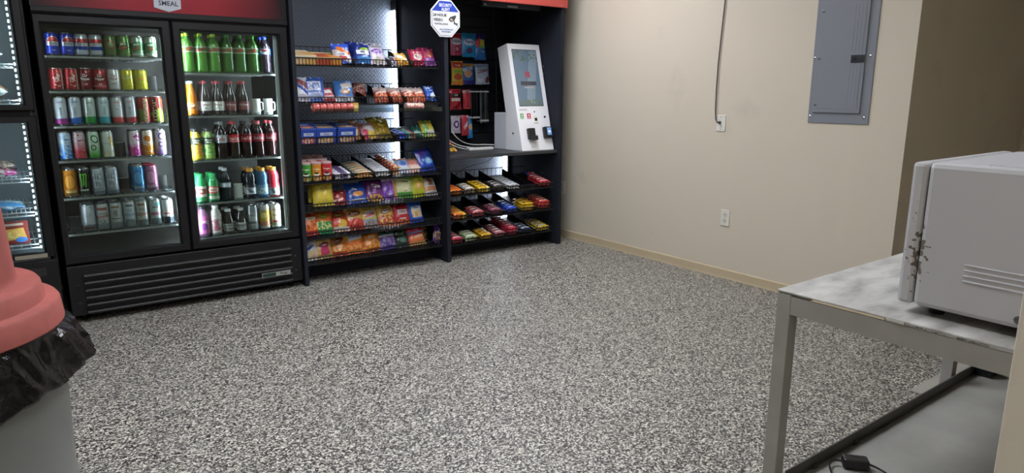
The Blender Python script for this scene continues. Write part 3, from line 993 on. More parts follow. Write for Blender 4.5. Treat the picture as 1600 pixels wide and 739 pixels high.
cp = [(3.990, 2.985, 2.75), (3.990, 3.0, 2.2), (3.990, 3.006, 1.896), (3.990, 3.017, 1.70), (3.990, 3.029, 1.481), (3.989, 3.030, 1.30), (3.988, 3.026, 1.17), (3.980, 3.012, 1.105), (3.974, 2.995, 1.088), (3.975, 2.984, 1.089)]
tag(MB().tube(cp, 0.0042, 8).build('coaxial_cable', mat('cable_brown', '4b3f36', 0.5), None, True), 'thin brown cable hanging down the beige wall into the jack', 'cable')

# ================================================================ STEEL TABLE
ZT = 0.86
tb = tag(empty('steel_table', (1.374, 0.842, 0)), 'worn grey steel work table with open frame and lower shelf', 'table')
def tbb(name, m, x0, x1, y0, y1, z0, z1, bevel=0.0, par=None):
    return box(name, m, x0 - 1.374, x1 - 1.374, y0 - 0.842, y1 - 0.842, z0, z1, par or tb, bevel)
def top_mat():
    m = mat('table_top_worn', 'b9b8b2', 0.5, metal=0.15, bump=0.06, bscale=30)
    nt = m.node_tree
    N, L = nt.nodes.new, nt.links.new
    b = nt.nodes['Principled BSDF']
    tc = N('ShaderNodeTexCoord')
    mp = N('ShaderNodeMapping')
    mp.inputs['Scale'].default_value = (9, 22, 9)
    L(tc.outputs['Object'], mp.inputs[0])
    n = N('ShaderNodeTexNoise')
    n.inputs['Scale'].default_value = 1.0
    n.inputs['Detail'].default_value = 8
    L(mp.outputs[0], n.inputs['Vector'])
    cr = N('ShaderNodeValToRGB')
    e = cr.color_ramp.elements
    e[0].position, e[0].color = 0.26, rgb('8a8882')
    e[1].position, e[1].color = 0.42, rgb('b2b1ac')
    q = e.new(0.62)
    q.color = rgb('cbcac6')
    L(n.outputs['Fac'], cr.inputs[0])
    L(cr.outputs[0], b.inputs['Base Color'])
    return m
TY0 = 0.292
tbb('top', top_mat(), 1.374, 2.60, TY0, 0.842, ZT - 0.004, ZT, 0.001)
for (a0, a1, b0, b1) in ((1.376, 1.380, TY0, 0.840), (2.594, 2.598, TY0, 0.840), (1.38, 2.594, 0.836, 0.840), (1.38, 2.594, TY0, TY0 + 0.004)):
    tbb('apron', STEEL, a0, a1, b0, b1, ZT - 0.052, ZT - 0.0100)
tbb('weld_bead', mat('weld_bright', 'dcdcd8', 0.3, metal=0.6), 1.373, 1.379, 0.565, 0.60, ZT - 0.008, ZT - 0.002, 0.001)
for (x, y) in ((1.375, 0.807), (2.352, 0.807), (1.375, TY0 + 0.002), (2.352, TY0 + 0.002)):
    lg_ = tbb('leg', STEEL, x, x + 0.034, y, y + 0.034, 0.004, ZT - 0.006, 0.002)
    tbb('foot', BLACK2, x + 0.002, x + 0.032, y + 0.002, y + 0.032, 0.0, 0.006, 0, lg_)
sh_ = tbb('lower_shelf', mat('shelf_sheet', '9b9a93', 0.55, metal=0.05, var=0.2, vscale=6), 1.40, 2.56, TY0, 0.795, 0.376, 0.380)
tbb('shelf_rail', mat('shaded_rail_steel', '55544f', 0.5, metal=0.4), 1.405, 2.56, 0.795, 0.799, 0.376, 0.414, 0, sh_)  # shade on the unlit inner face, put into a darker steel colour
tbb('shelf_rail', STEEL, 2.556, 2.56, TY0, 0.795, 0.376, 0.405, 0, sh_)
tbb('shelf_rail', STEEL, 2.575, 2.58, TY0, 0.80, 0.392, 0.425, 0, sh_)
tbb('shelf_rail', STEEL, 1.40, 1.404, TY0, 0.795, 0.352, 0.380, 0, sh_)
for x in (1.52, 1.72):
    tbb('weld_tab', mat('shaded_rail_steel', '55544f', 0.5, metal=0.4), x, x + 0.02, 0.789, 0.795, 0.378, 0.392, 0.002, sh_)
bk = tbb('corner_bracket', mat('bracket_black', '0e0f14', 0.4), 2.50, 2.56, 0.745, 0.795, 0.38, 0.445, 0.006)
rg = MB().lathe([(0.013, 0), (0.013, 0.004), (0.009, 0.004), (0.009, 0.0)], 14, cap0=False, cap1=False).build('bolt_ring', CHROME, bk, True)
rg.rotation_euler = (PI / 2, 0, 0)
rg.location = (2.54 - 1.374, 0.744 - 0.842, 0.42)

# adapter on the lower shelf
ad = tag(empty('power_adapter', (1.612, 0.735, 0.381), math.radians(-50)), 'black power adapter brick with cord on the lower table shelf', 'adapter')
box('brick', mat('adapter_black', '1b1b1e', 0.4), -0.03, 0.03, -0.018, 0.018, 0, 0.026, ad, 0.005)
MB().prism([(-0.012, 0.006), (-0.006, 0.001), (0.006, 0.001), (0.012, 0.006), (0.006, 0.003), (-0.006, 0.003)], 0.026, 0.0265, 'z').build('arrow_mark', mat('ink_0a0a0b', '0a0a0b', 0.6), ad)
MB().tube(bez([(-0.03, 0, 0.012), (-0.06, 0.004, 0.016), (-0.07, -0.01, 0.01), (-0.07, -0.05, 0.003), (-0.05, -0.14, 0.003)]), 0.0025).build('cord', mat('adapter_cord', '121214', 0.45), ad, True)
MB().tube(bez([(0.03, 0, 0.012), (0.05, 0, 0.008), (0.08, -0.03, 0.003), (0.10, -0.10, 0.003)]), 0.0025).build('cord', mat('adapter_cord', '121214', 0.45), ad, True)

# ================================================================ MICROWAVE
def mw_mat():
    m = mat('microwave_enamel', 'bfc0c4', 0.42, bump=0.01)
    nt = m.node_tree
    N, L = nt.nodes.new, nt.links.new
    b = nt.nodes['Principled BSDF']
    tc = N('ShaderNodeTexCoord')
    n = N('ShaderNodeTexNoise')
    n.inputs['Scale'].default_value = 95
    n.inputs['Detail'].default_value = 5
    L(tc.outputs['Object'], n.inputs['Vector'])
    sp = N('ShaderNodeSeparateXYZ')
    L(tc.outputs['Object'], sp.inputs[0])
    # chips of lost enamel gather along the door seam, most at mid height
    d = N('ShaderNodeVectorMath')
    d.operation = 'DISTANCE'
    mp = N('ShaderNodeMapping')
    mp.inputs['Scale'].default_value = (0.0, 1.0, 0.30)
    L(tc.outputs['Object'], mp.inputs[0])
    L(mp.outputs[0], d.inputs[0])
    d.inputs[1].default_value = (0, -0.030, 0.125 * 0.30)
    mr = N('ShaderNodeMapRange')
    mr.inputs[1].default_value = 0.0
    mr.inputs[2].default_value = 0.042
    mr.inputs[3].default_value = 0.47
    mr.inputs[4].default_value = 0.76
    L(d.outputs['Value'], mr.inputs[0])
    gt = N('ShaderNodeMath')
    gt.operation = 'GREATER_THAN'
    L(n.outputs['Fac'], gt.inputs[0])
    L(mr.outputs[0], gt.inputs[1])
    mx = N('ShaderNodeMix')
    mx.data_type = 'RGBA'
    mx.inputs[6].default_value = rgb('bfc0c4')
    mx.inputs[7].default_value = rgb('6a6258')
    L(gt.outputs[0], mx.inputs[0])
    L(mx.outputs[2], b.inputs['Base Color'])
    return m
MWM = mw_mat()
mw = tag(empty('microwave', (1.436, 0.613, ZT)), 'white countertop microwave with chipped paint along its door edge', 'microwave')
MWW, MWD, MH0, MH1 = 0.445, 0.315, 0.018, 0.306
box('body', MWM, 0, MWW, -MWD, -0.0305, MH0, MH1, mw, 0.010)
fp = box('front_panel', MWM, 0, MWW, -0.0295, 0.0, MH0, MH1 - 0.001, mw, 0.008)
box('door_window', mat('mw_window', '111214', 0.15), 0.04, 0.30, 0.0, 0.002, 0.06, 0.25, fp)
box('keypad', mat('mw_keypad', '2a2b2e', 0.3), 0.335, 0.43, 0.0, 0.002, 0.05, 0.27, fp)
box('door_handle', mat('mw_handle', 'c9cacd', 0.35), 0.308, 0.324, 0.004, 0.022, 0.07, 0.25, fp, 0.004)
for k in range(4):
    vt = MB().prism([(0.002, 0.084 + k * 0.0105), (-0.0025, 0.087 + k * 0.0105), (0.002, 0.091 + k * 0.0105)], -MWD + 0.03, -0.115, 'y').build('vent_rib', MWM, mw)
box('top_emboss', MWM, 0.03, MWW - 0.03, -MWD + 0.02, -0.12, MH1 - 0.001, MH1 + 0.002, mw, 0.002)
for (x, y) in ((0.05, -0.06), (MWW - 0.05, -0.06), (0.05, -MWD + 0.05), (MWW - 0.05, -MWD + 0.05)):
    f = MB().lathe([(0.014, 0), (0.015, 0.003), (0.013, 0.019)], 12).build('foot', BLACK2, mw, True)
    f.location = (x, y, 0)
s = MB().lathe([(0.0075, 0), (0.0075, 0.002), (0.004, 0.0035), (0.0005, 0.002)], 12).build('screw', mat('screw_steel', '6b6c6e', 0.3, metal=0.8), mw, True)
s.rotation_euler = (0, -PI / 2, 0)
s.location = (0, -0.213, MH0 + 0.018)

# ================================================================ TRASH CAN
TC = (-0.235, 2.0)
tr = tag(empty('trash_can', (TC[0], TC[1], 0)), 'round grey trash can with a stepped faded-red lid beside the coolers', 'trash can')
MB().lathe([(0.262, 0.0), (0.268, 0.006), (0.282, 0.28), (0.290, 0.30), (0.290, 0.33), (0.286, 0.345), (0.295, 0.64), (0.299, 0.655), (0.299, 0.70), (0.295, 0.70), (0.29, 0.64), (0.25, 0.02), (0.001, 0.02)], 64).build('can_body', mat('can_grey', '7f817e', 0.5, bump=0.03, var=0.05), tr, True)
LIDM = mat('lid_faded_red', '9e524a', 0.65, bump=0.12, bscale=30, var=0.25, vscale=9)
ld = MB().lathe([(0.290, 0.745), (0.302, 0.746), (0.306, 0.751), (0.301, 0.797), (0.296, 0.804), (0.272, 0.806), (0.270, 0.810), (0.266, 0.842), (0.261, 0.849), (0.224, 0.850), (0.221, 0.854), (0.218, 0.87), (0.208, 1.05), (0.205, 1.10), (0.19, 1.15), (0.15, 1.20), (0.09, 1.225), (0.001, 1.23)], 72).build('lid', LIDM, tr, True)
fl = MB()
for k in range(9):
    a = math.radians(-110 + k * 4.5 * 1.2 - 21.6)
    for z in (0.93, 1.07):
        r = 0.222 - (z - 0.86) * 0.075 + 0.004
        fl.v.append(Vector((r * math.cos(a), r * math.sin(a), z)))
for k in range(8):
    fl.f.append((2 * k, 2 * k + 2, 2 * k + 3, 2 * k + 1))
    fl.uv.append(((0, 0),) * 4)
fl.build('flap', mat('flap_red', '8e4a48', 0.55), ld, True)

# black liner folded over the rim
bg = MB()
NA, NR = 260, 34
def hem(a):
    """height of the loose hem round the can; a measured from +x, counter-clockwise"""
    pts = [(-180, 0.60), (-130, 0.60), (-100, 0.605), (-72, 0.590), (-50, 0.615), (-30, 0.615), (-12, 0.625), (0, 0.632), (25, 0.63), (60, 0.61), (100, 0.60), (140, 0.59), (180, 0.60)]
    d = math.degrees(a)
    d = (d + 180) % 360 - 180
    for (a0, h0), (a1, h1) in zip(pts, pts[1:]):
        if a0 <= d <= a1:
            t = (d - a0) / (a1 - a0)
            return h0 + (h1 - h0) * t
    return 0.60
def flare(a):
    d = (math.degrees(a) + 180) % 360 - 180
    return 0.018 + 0.036 * math.exp(-((d + 4) / 17) ** 2) + 0.022 * math.exp(-((d + 70) / 26) ** 2) + 0.03 * math.exp(-((d - 120) / 30) ** 2)
def ridge(p):
    return 1 - 2 * abs(noise.noise(p))
for j in range(NR + 1):
    t = j / NR
    for i in range(NA):
        a = 2 * PI * i / NA
        h = hem(a) + 0.010 * noise.noise(Vector((math.cos(a) * 7, math.sin(a) * 7, 3.1)))
        z = 0.752 + (h - 0.752) * t
        r = 0.300 + flare(a) * min(1, t * 1.08)
        if t > 0.90:
            r -= (t - 0.90) * 0.25
        q = Vector((math.cos(a) * 3.0, math.sin(a) * 3.0, z * 6))
        s = Vector((a * 3.2 + z * 5, z * 3.0 - a, 5))
        r += (0.008 * noise.noise(q) + 0.011 * (ridge(s * 0.8) - 0.4) + 0.009 * ridge(s * 2.3 + Vector((3, 1, 0))) + 0.003 * ridge(q * 2.9)) * min(1, t * 5)
        r = max(r, 0.3035)
        bg.v.append(Vector((r * math.cos(a), r * math.sin(a), z)))
for j in range(NR):
    for i in range(NA):
        k = (i + 1) % NA
        bg.f.append((j * NA + i, j * NA + k, (j + 1) * NA + k, (j + 1) * NA + i))
        bg.uv.append(((0, 0),) * 4)
lb_ = bg.build('trash_bag', mat('bag_black', '070708', 0.19, bump=0.4, bscale=38, spec=0.4), None, True)
lb_.location = (TC[0], TC[1], 0)
tag(lb_, 'black plastic trash bag folded over the rim of the grey can', 'trash bag')
sm = lb_.modifiers.new('thickness', 'SOLIDIFY')
sm.thickness = 0.0015

# ================================================================ CANS
ALU = mat('can_aluminium', 'b9bcc0', 0.25, metal=0.9)
def can_proto(key, h, r, base, layers, texts=(), lid='alu', metal=0.25):
    """front of the print is u = 0.5 (facing -y)"""
    m = print_mat('can_' + key, base, layers, 0.22, metal)
    o = MB().lathe([(r * 0.74, 0), (r * 0.97, h * 0.045), (r, h * 0.07), (r, h * 0.89), (r * 0.86, h * 0.955), (r * 0.84, h * 0.965)], 24, v0=0, v1=h, cap1=False).build('drink_can', m, None, True)
    lm = ALU if lid == 'alu' else mat('canlid_' + lid, lid, 0.3, metal=0.5)
    MB().lathe([(r * 0.84, h * 0.962), (r * 0.88, h * 0.985), (r * 0.86, h), (r * 0.80, h * 0.985), (r * 0.78, h * 0.97), (0.001, h * 0.97)], 20, cap0=False).build('can_lid', lm, o, True)
    MB().lathe([(r * 0.70, 0), (r * 0.76, 0.0), (r * 0.975, h * 0.044), (r * 0.985, h * 0.05)], 20, cap1=False).build('can_base', ALU, o, True)
    S = lambda a, b: ((r + 0.0006) * math.sin(a / r), -(r + 0.0006) * math.cos(a / r), b)
    for (s, cx, cy, th, c, mw, rot) in texts:
        lettering(o, s, S, cx * r, cy * h, th * h, c, mw * r if mw else None, rot)
    note_kids(o)
    return o
C12, R12 = 0.122, 0.0325
CS, RS = 0.156, 0.0290
C16, R16 = 0.158, 0.0325
def T(s, cy, th, c, mw=1.5, cx=0.0, rot=0.0):
    return (s, cx, cy, th, c, mw, rot)
BLUEGLOBE = [('e', 0.55, 0.52, 0.165, 0.30, 0, 'e8eaf0'), ('e', 0.55, 0.52, 0.155, 0.28, 0, 'b0362e'), ('r', 0.55, 0.39, 0.2, 0.15, 0, '1c3fc0'), ('r', 0.55, 0.51, 0.16, 0.085, 0, 'e8eaf0')]
CANS = {
 'blue_cola': (C12, R12, '1f3fc4', BLUEGLOBE, [T('PEPSI', 0.51, 0.11, '1a2a6a', 1.4, 0.3)]),
 'diet_cola': (C12, R12, 'c3c9d2', [('r', 0.5, 0.66, 0.18, 0.10, 0, 'b8363a'), ('r', 0.5, 0.36, 0.18, 0.085, 0, '2b4aa8'), ('r', 0.5, 0.51, 0.17, 0.07, 0, 'e4e6ea')], [T('PEPSI', 0.51, 0.10, '22346e', 1.3)]),
 'olive_soda': (C12, R12, '4c6a34', [('e', 0.5, 0.55, 0.14, 0.2, 20, '8f3a36'), ('e', 0.5, 0.55, 0.11, 0.14, 20, '5a7a3e')], [T('7up', 0.55, 0.14, 'd8dcc8', 1.0)]),
 'green_soda': (C12, R12, '4f7f3a', [('r', 0.5, 0.50, 0.18, 0.16, 18, '2d5a2a'), ('n', 14, 0.6, '8fae5a')], [T('Mtn', 0.60, 0.12, 'e2e8d8', 0.9, 0, 0.2), T('DEW', 0.42, 0.14, 'c8402e', 1.1, 0, 0.2)]),
 'silver_green_soda': (C12, R12, 'a9b8a8', [('r', 0.5, 0.5, 0.2, 0.2, 18, '3f7a48'), ('r', 0.5, 0.24, 0.5, 0.03, 0, '5c9a62')], [T('Mtn', 0.60, 0.12, 'e8ece6', 0.9, 0, 0.2), T('DEW', 0.42, 0.14, 'c04038', 1.1, 0, 0.2)]),
 'red_cola': (C12, R12, 'b3242e', [('n', 10, 0.56, 'd8b0a8', 0.58, 0.5, 0.16, 0.34), ('r', 0.66, 0.5, 0.02, 0.5, 0, 'd9c8c4')], [T('Coke', 0.55, 0.16, 'f0e4e2', 1.2, 0.2, 1.2)]),
 'maroon_soda': (C12, R12, '7c1420', [('e', 0.5, 0.56, 0.15, 0.17, 0, '5a0e18')], [T('Dr', 0.68, 0.14, 'ece4e4', 0.7), T('Pepper', 0.52, 0.15, 'ece4e4', 1.4), T('23', 0.30, 0.10, 'cfaeb0', 0.5)]),
 'cherry_soda': (C12, R12, 'a8303a', [('e', 0.5, 0.55, 0.15, 0.2, 0, '7a1c28'), ('r', 0.5, 0.22, 0.5, 0.05, 0, 'c8707a')], [T('Dr', 0.68, 0.14, 'f0e6e6', 0.7), T('Pepper', 0.52, 0.15, 'f0e6e6', 1.4), T('23', 0.30, 0.10, 'e6d0d0', 0.5)]),
 'white_soda': (C12, R12, 'd5d3d4', [('e', 0.5, 0.55, 0.13, 0.16, 0, 'e4e2e2')], [T('Dr', 0.68, 0.14, '8a2a34', 0.7), T('Pepper', 0.54, 0.14, '8a2a34', 1.35), T('diet', 0.34, 0.09, '6a6a70', 0.6)]),
 'yellow_soda': (C12, R12, 'cfc23a', [('n', 16, 0.57, 'a8aa30', 0.5, 0.42, 0.18, 0.3), ('r', 0.5, 0.62, 0.12, 0.05, 14, 'e2dc8a')], [T('Squirt', 0.64, 0.12, '3f7a44', 1.3, 0, 0.2)]),
 'lemon_soda': (C12, R12, 'c9c032', [('n', 22, 0.55, '9aa640', 0.5, 0.5, 0.2, 0.26)], [T('Sun', 0.56, 0.14, 'd06a28', 1.1, 0, 0.2)]),
 'white_magenta': (CS, RS, 'ccd2dc', [('r', 0.5, 0.13, 0.5, 0.13, 0, 'b0409a'), ('r', 0.55, 0.26, 0.5, 0.012, 3, '8aa0c8'), ('r', 0.5, 0.5, 0.03, 0.14, 0, 'aab2c2')], [T('ALANI', 0.82, 0.07, '6a3a8a', 1.0), T('NU', 0.60, 0.06, '707a90', 0.5)]),
 'white_blue': (CS, RS, 'c9d2de', [('r', 0.45, 0.15, 0.6, 0.12, 8, '2a6ac4'), ('r', 0.5, 0.5, 0.03, 0.14, 0, 'a6b2c6')], [T('ALANI', 0.82, 0.07, '3a5aa0', 1.0)]),
 'white_green': (CS, RS, 'ced8d8', [('r', 0.5, 0.15, 0.5, 0.15, 0, '38a050'), ('r', 0.5, 0.31, 0.5, 0.014, 0, '90c89a'), ('r', 0.5, 0.5, 0.03, 0.14, 0, 'aebcbc')], [T('ALANI', 0.80, 0.07, '4a7a70', 1.0)]),
 'white_cyan': (CS, RS, 'c6d6dc', [('r', 0.5, 0.14, 0.5, 0.15, 0, '4ab0c4'), ('r', 0.5, 0.5, 0.03, 0.14, 0, 'a0b8c4')], [T('ALANI', 0.80, 0.07, '4a6a80', 1.0)]),
 'white_red': (CS, RS, 'd0d3d8', [('r', 0.5, 0.13, 0.5, 0.13, -4, 'c03a3c'), ('r', 0.5, 0.29, 0.5, 0.012, -4, 'd89a98')], [T('A-SHOC', 0.80, 0.08, 'b03a40', 1.2), T('ZERO', 0.55, 0.05, '7a8090', 0.7)]),
 'white_rose': (CS, RS, 'cdd0d8', [('r', 0.5, 0.15, 0.5, 0.11, 6, 'b8404c'), ('r', 0.5, 0.5, 0.03, 0.14, 0, 'aeb4c4')], [T('ALANI', 0.82, 0.07, 'b03a40', 1.0), T('NU', 0.6, 0.06, '6070a0', 0.5)]),
 'red_green_tall': (C16, 0.0315, '9a3030', [('r', 0.5, 0.85, 0.5, 0.08, 20, 'b04038'), ('r', 0.36, 0.3, 0.2, 0.2, 30, '70803a'), ('r', 0.56, 0.5, 0.055, 0.42, 0, 'c8b890')], [T('KICKSTART', 0.5, 0.14, '7a2028', 4.0, 0.45, PI / 2)]),
 'red_lime_tall': (C16, 0.0315, 'a83434', [('r', 0.60, 0.25, 0.2, 0.28, 35, 'a0b040'), ('r', 0.46, 0.5, 0.05, 0.42, 0, '402828'), ('r', 0.7, 0.8, 0.1, 0.2, 30, 'c04a38')], [T('KICKSTART', 0.5, 0.14, 'd0c8a0', 4.0, -0.3, PI / 2)]),
 'sky_slim': (CS, RS, 'b8d2ee', [('g', 0.62, 0.15, '2c84dc'), ('n', 7, 0.55, 'd8e8f4'), ('n', 13, 0.58, '5a80c8', 0.58, 0.66, 0.12, 0.2)], []),
 'coral_slim': (CS, RS, 'e0c8d2', [('g', 0.75, 0.30, 'c8404e'), ('n', 8, 0.60, 'd890a0'), ('n', 14, 0.57, '8a3a50', 0.5, 0.78, 0.12, 0.12)], []),
 'green_slim': (CS, RS, 'c4d8c8', [('g', 0.5, 0.12, '46a838'), ('e', 0.55, 0.72, 0.10, 0.15, 20, '2c5a38'), ('e', 0.55, 0.72, 0.07, 0.1, 20, 'c4d8c8'), ('e', 0.5, 0.42, 0.08, 0.10, 0, '2c5a38'), ('e', 0.5, 0.42, 0.05, 0.065, 0, 'a8cca4')], []),
 'cream_slim': (CS, RS, 'd2d8d4', [('g', 0.45, 0.1, 'd8dcb8'), ('r', 0.62, 0.62, 0.05, 0.18, 20, 'c8b060'), ('n', 10, 0.60, 'b8c4c4')], []),
 'pink_slim': (CS, RS, 'e0d0dc', [('g', 0.55, 0.35, 'd04aa0'), ('r', 0.6, 0.72, 0.08, 0.12, 40, 'b04a90'), ('n', 8, 0.6, 'f0d4e4')], []),
 'orange_slim': (CS, RS, 'e2d2c6', [('g', 0.55, 0.40, 'd88a30'), ('e', 0.5, 0.68, 0.12, 0.12, 20, 'd07a28'), ('n', 12, 0.6, 'f0dcc0')], []),
 'purple_slim': (CS, RS, 'd4cce0', [('g', 0.5, 0.05, '9060c0'), ('e', 0.54, 0.74, 0.10, 0.14, 20, '5a3490'), ('e', 0.54, 0.74, 0.07, 0.09, 20, 'd4cce0'), ('e', 0.5, 0.45, 0.08, 0.1, 0, '5a3490'), ('e', 0.5, 0.45, 0.05, 0.06, 0, 'c8bcdc')], []),
 'orange_energy': (C16, R16, 'd0821e', [('e', 0.5, 0.55, 0.17, 0.30, 0, 'b86c14'), ('e', 0.5, 0.55, 0.13, 0.24, 0, 'e09a3a'), ('r', 0.5, 0.22, 0.14, 0.05, 0, 'f0c880')], [T('REIGN', 0.24, 0.06, '5a3408', 1.1)]),
 'black_energy': (C16, R16, '0c0d0c', [('r', 0.445, 0.58, 0.012, 0.24, 2, '6ed23a'), ('r', 0.50, 0.60, 0.012, 0.20, -2, '6ed23a'), ('r', 0.555, 0.58, 0.012, 0.24, -4, '6ed23a'), ('r', 0.5, 0.80, 0.07, 0.02, 0, '6ed23a')], [T('MONSTER', 0.24, 0.06, 'dfe4da', 1.3)]),
 'silver_energy': (C16, R16, 'aab2be', [('r', 0.445, 0.58, 0.012, 0.24, 2, '707a88'), ('r', 0.50, 0.60, 0.012, 0.20, -2, '707a88'), ('r', 0.555, 0.58, 0.012, 0.24, -4, '707a88'), ('n', 10, 0.58, 'c4ccd6')], [T('MONSTER', 0.24, 0.06, '3a4250', 1.3)]),
 'blue_energy': (C16, R16, '3b8cc8', [('e', 0.5, 0.55, 0.16, 0.28, 0, '2c70aa'), ('e', 0.5, 0.55, 0.12, 0.22, 0, '58a4d8'), ('r', 0.5, 0.2, 0.14, 0.04, 0, 'c0dcf0')], [T('REIGN', 0.22, 0.06, '12304a', 1.1)]),
 'pink_energy': (C16, R16, 'b87aa0', [('e', 0.5, 0.55, 0.16, 0.28, 0, '9a5a86'), ('e', 0.5, 0.55, 0.12, 0.22, 0, 'c890b0'), ('r', 0.5, 0.2, 0.14, 0.04, 0, 'e4c8d8')], [T('REIGN', 0.22, 0.06, '4a1c38', 1.1)], 'a03048'),
 'white_red_band': (C16, R16, 'c8cdd6', [('r', 0.5, 0.14, 0.5, 0.05, 0, 'b84858'), ('n', 5, 0.58, 'aeb8c8')], [T('C4', 0.62, 0.16, '8a94a4', 0.9)]),
 'silver_print': (C16, R16, 'b4b8ba', [('r', 0.5, 0.8, 0.14, 0.05, 0, '8a4848'), ('n', 9, 0.55, '8c9496', 0.5, 0.5, 0.2, 0.3), ('r', 0.5, 0.52, 0.2, 0.03, 6, 'b07070')], [T('C4', 0.34, 0.12, '50585c', 0.9)]),
 'silver_dark_mark': (C16, R16, 'b6babc', [('r', 0.5, 0.83, 0.1, 0.035, 0, '8a6448'), ('r', 0.5, 0.62, 0.05, 0.09, 0, '8a8a8c'), ('r', 0.5, 0.40, 0.12, 0.02, 0, '6a7074')], [T('C4', 0.52, 0.10, '5a6064', 0.7)]),
 'silver_blue_mark': (C16, R16, 'b2bcc2', [('r', 0.5, 0.84, 0.1, 0.03, 0, '40586a'), ('r', 0.5, 0.5, 0.15, 0.05, 0, '8aa4b4'), ('r', 0.5, 0.3, 0.12, 0.03, 0, '70828c')], [T('C4', 0.66, 0.10, '4a6478', 0.7)]),
 'silver_brown_mark': (C16, R16, 'b8bab6', [('r', 0.5, 0.84, 0.1, 0.03, 0, '7a4a38'), ('r', 0.5, 0.48, 0.16, 0.06, 0, 'a88478'), ('n', 12, 0.58, '8c8c88', 0.5, 0.35, 0.2, 0.2)], [T('C4', 0.66, 0.10, '5a4a44', 0.7)]),
 'silver_teal_mark': (C16, R16, 'b4bfc0', [('r', 0.58, 0.8, 0.1, 0.06, 20, '6ab0b0'), ('r', 0.5, 0.45, 0.15, 0.06, 0, '9a6a74'), ('r', 0.5, 0.7, 0.08, 0.02, 0, '7a5058')], [T('C4', 0.3, 0.10, '506468', 0.7)]),
 'white_label_tall': (C16, R16, '5a6068', [('r', 0.5, 0.62, 0.22, 0.32, 0, 'dfe2e4'), ('r', 0.54, 0.42, 0.12, 0.03, 0, 'c06a68')], []),
 'grey_tall': (0.165, R16, '8f9496', [('r', 0.5, 0.5, 0.15, 0.25, 25, 'a8acae'), ('r', 0.5, 0.34, 0.16, 0.05, 0, '5a6064')], [T('peace', 0.62, 0.1, '4a5054', 1.2)]),
 'yellow_tall': (0.165, R16, 'c4c4bc', [('r', 0.5, 0.28, 0.5, 0.12, 0, 'cc8a70'), ('r', 0.5, 0.54, 0.3, 0.2, 20, 'd8b048'), ('e', 0.5, 0.58, 0.1, 0.12, 0, 'f0dc90')], [T('tea', 0.76, 0.1, '70603a', 0.9)]),
 'white_tall': (0.165, R16, 'd2d2c8', [('r', 0.5, 0.2, 0.5, 0.06, 0, '8aa488'), ('n', 10, 0.57, 'a89a80', 0.5, 0.5, 0.2, 0.3), ('r', 0.5, 0.30, 0.1, 0.04, 0, 'b04848')], [T('AriZona', 0.78, 0.08, '8a4438', 1.4)]),
}
PROTO = {}
USED = set()
def get(kind, key, maker):
    k = (kind, key)
    if k not in PROTO:
        PROTO[k] = maker()
        return PROTO[k]
    return copy_tree(PROTO[k])
LROWS = [
 [('blue_cola', 'royal-blue cola can with round emblem'), ('blue_cola', 'royal-blue cola can with round emblem'), ('diet_cola', 'silver cola can with red and blue bands'), ('diet_cola', 'silver cola can with red and blue bands'), ('olive_soda', 'olive green soda can'), ('green_soda', 'grass green soda can'), ('silver_green_soda', 'silver and green soda can'), ('silver_green_soda', 'silver and green soda can')],
 [('red_cola', 'bright red cola can'), ('red_cola', 'bright red cola can'), ('maroon_soda', 'maroon soda can with white script'), ('cherry_soda', 'cherry red soda can with white script'), ('white_soda', 'white soda can with maroon script'), ('yellow_soda', 'yellow soda can with green word'), ('lemon_soda', 'yellow soda can with orange word'), None],
 [('white_magenta', 'white slim can with magenta base'), ('white_blue', 'white slim can with blue base'), ('white_green', 'white slim can with green base'), ('white_cyan', 'white slim can with cyan base'), ('white_red', 'white slim can with red base'), ('white_rose', 'white slim can with rose base'), ('red_green_tall', 'red and olive can with upright lettering'), ('red_lime_tall', 'red and lime can with upright lettering')],
 [('sky_slim', 'pale blue slim can'), ('coral_slim', 'coral red slim can'), ('green_slim', 'white slim can with green swirls'), ('cream_slim', 'cream white slim can'), None, ('pink_slim', 'white and pink slim can'), ('orange_slim', 'white and orange slim can'), ('purple_slim', 'white slim can with purple swirls')],
 [('orange_energy', 'orange energy drink can'), ('black_energy', 'black energy can with green claw marks'), ('silver_energy', 'silver energy can with grey claw marks'), ('silver_energy', 'silver energy can with grey claw marks'), None, ('blue_energy', 'blue energy drink can'), ('pink_energy', 'mauve energy can with red lid'), None],
 [None, ('white_red_band', 'white can with low red band'), ('silver_print', 'silver can with red print'), ('silver_dark_mark', 'silver can with dark centre mark'), ('silver_blue_mark', 'silver can with blue-grey bands'), ('silver_brown_mark', 'silver can with brown bands'), ('silver_teal_mark', 'silver can with teal corner'), ('white_label_tall', 'dark can with tall white label')],
]
LDEPTH = [2, 2, 2, 2, 3, 3]
SHELFW = ['top', 'second', 'third', 'fourth', 'fifth', 'lowest']
DEPTHW = ['front', 'second back', 'third back']
for ri, row in enumerate(LROWS):
    for ci, it in enumerate(row):
        if it is None:
            continue
        key, desc = it
        spec = CANS[key]
        for d in range(LDEPTH[ri]):
            o = get('can', key, lambda: can_proto(key, *spec))
            o.location = (LXS[ci] + 0.001 * random.uniform(-1, 1), 4.538 + d * 0.0675, LSH[ri])
            base_yaw = math.atan2(LXS[ci], 4.5)
            o.rotation_euler = (0, 0, -base_yaw + random.uniform(-0.12, 0.12))
            tag(o, '%s, %s, %s lane, %s shelf, left door' % (desc, DEPTHW[d], ORD[ci], SHELFW[ri]), 'can', 'cans behind the left cooler door')

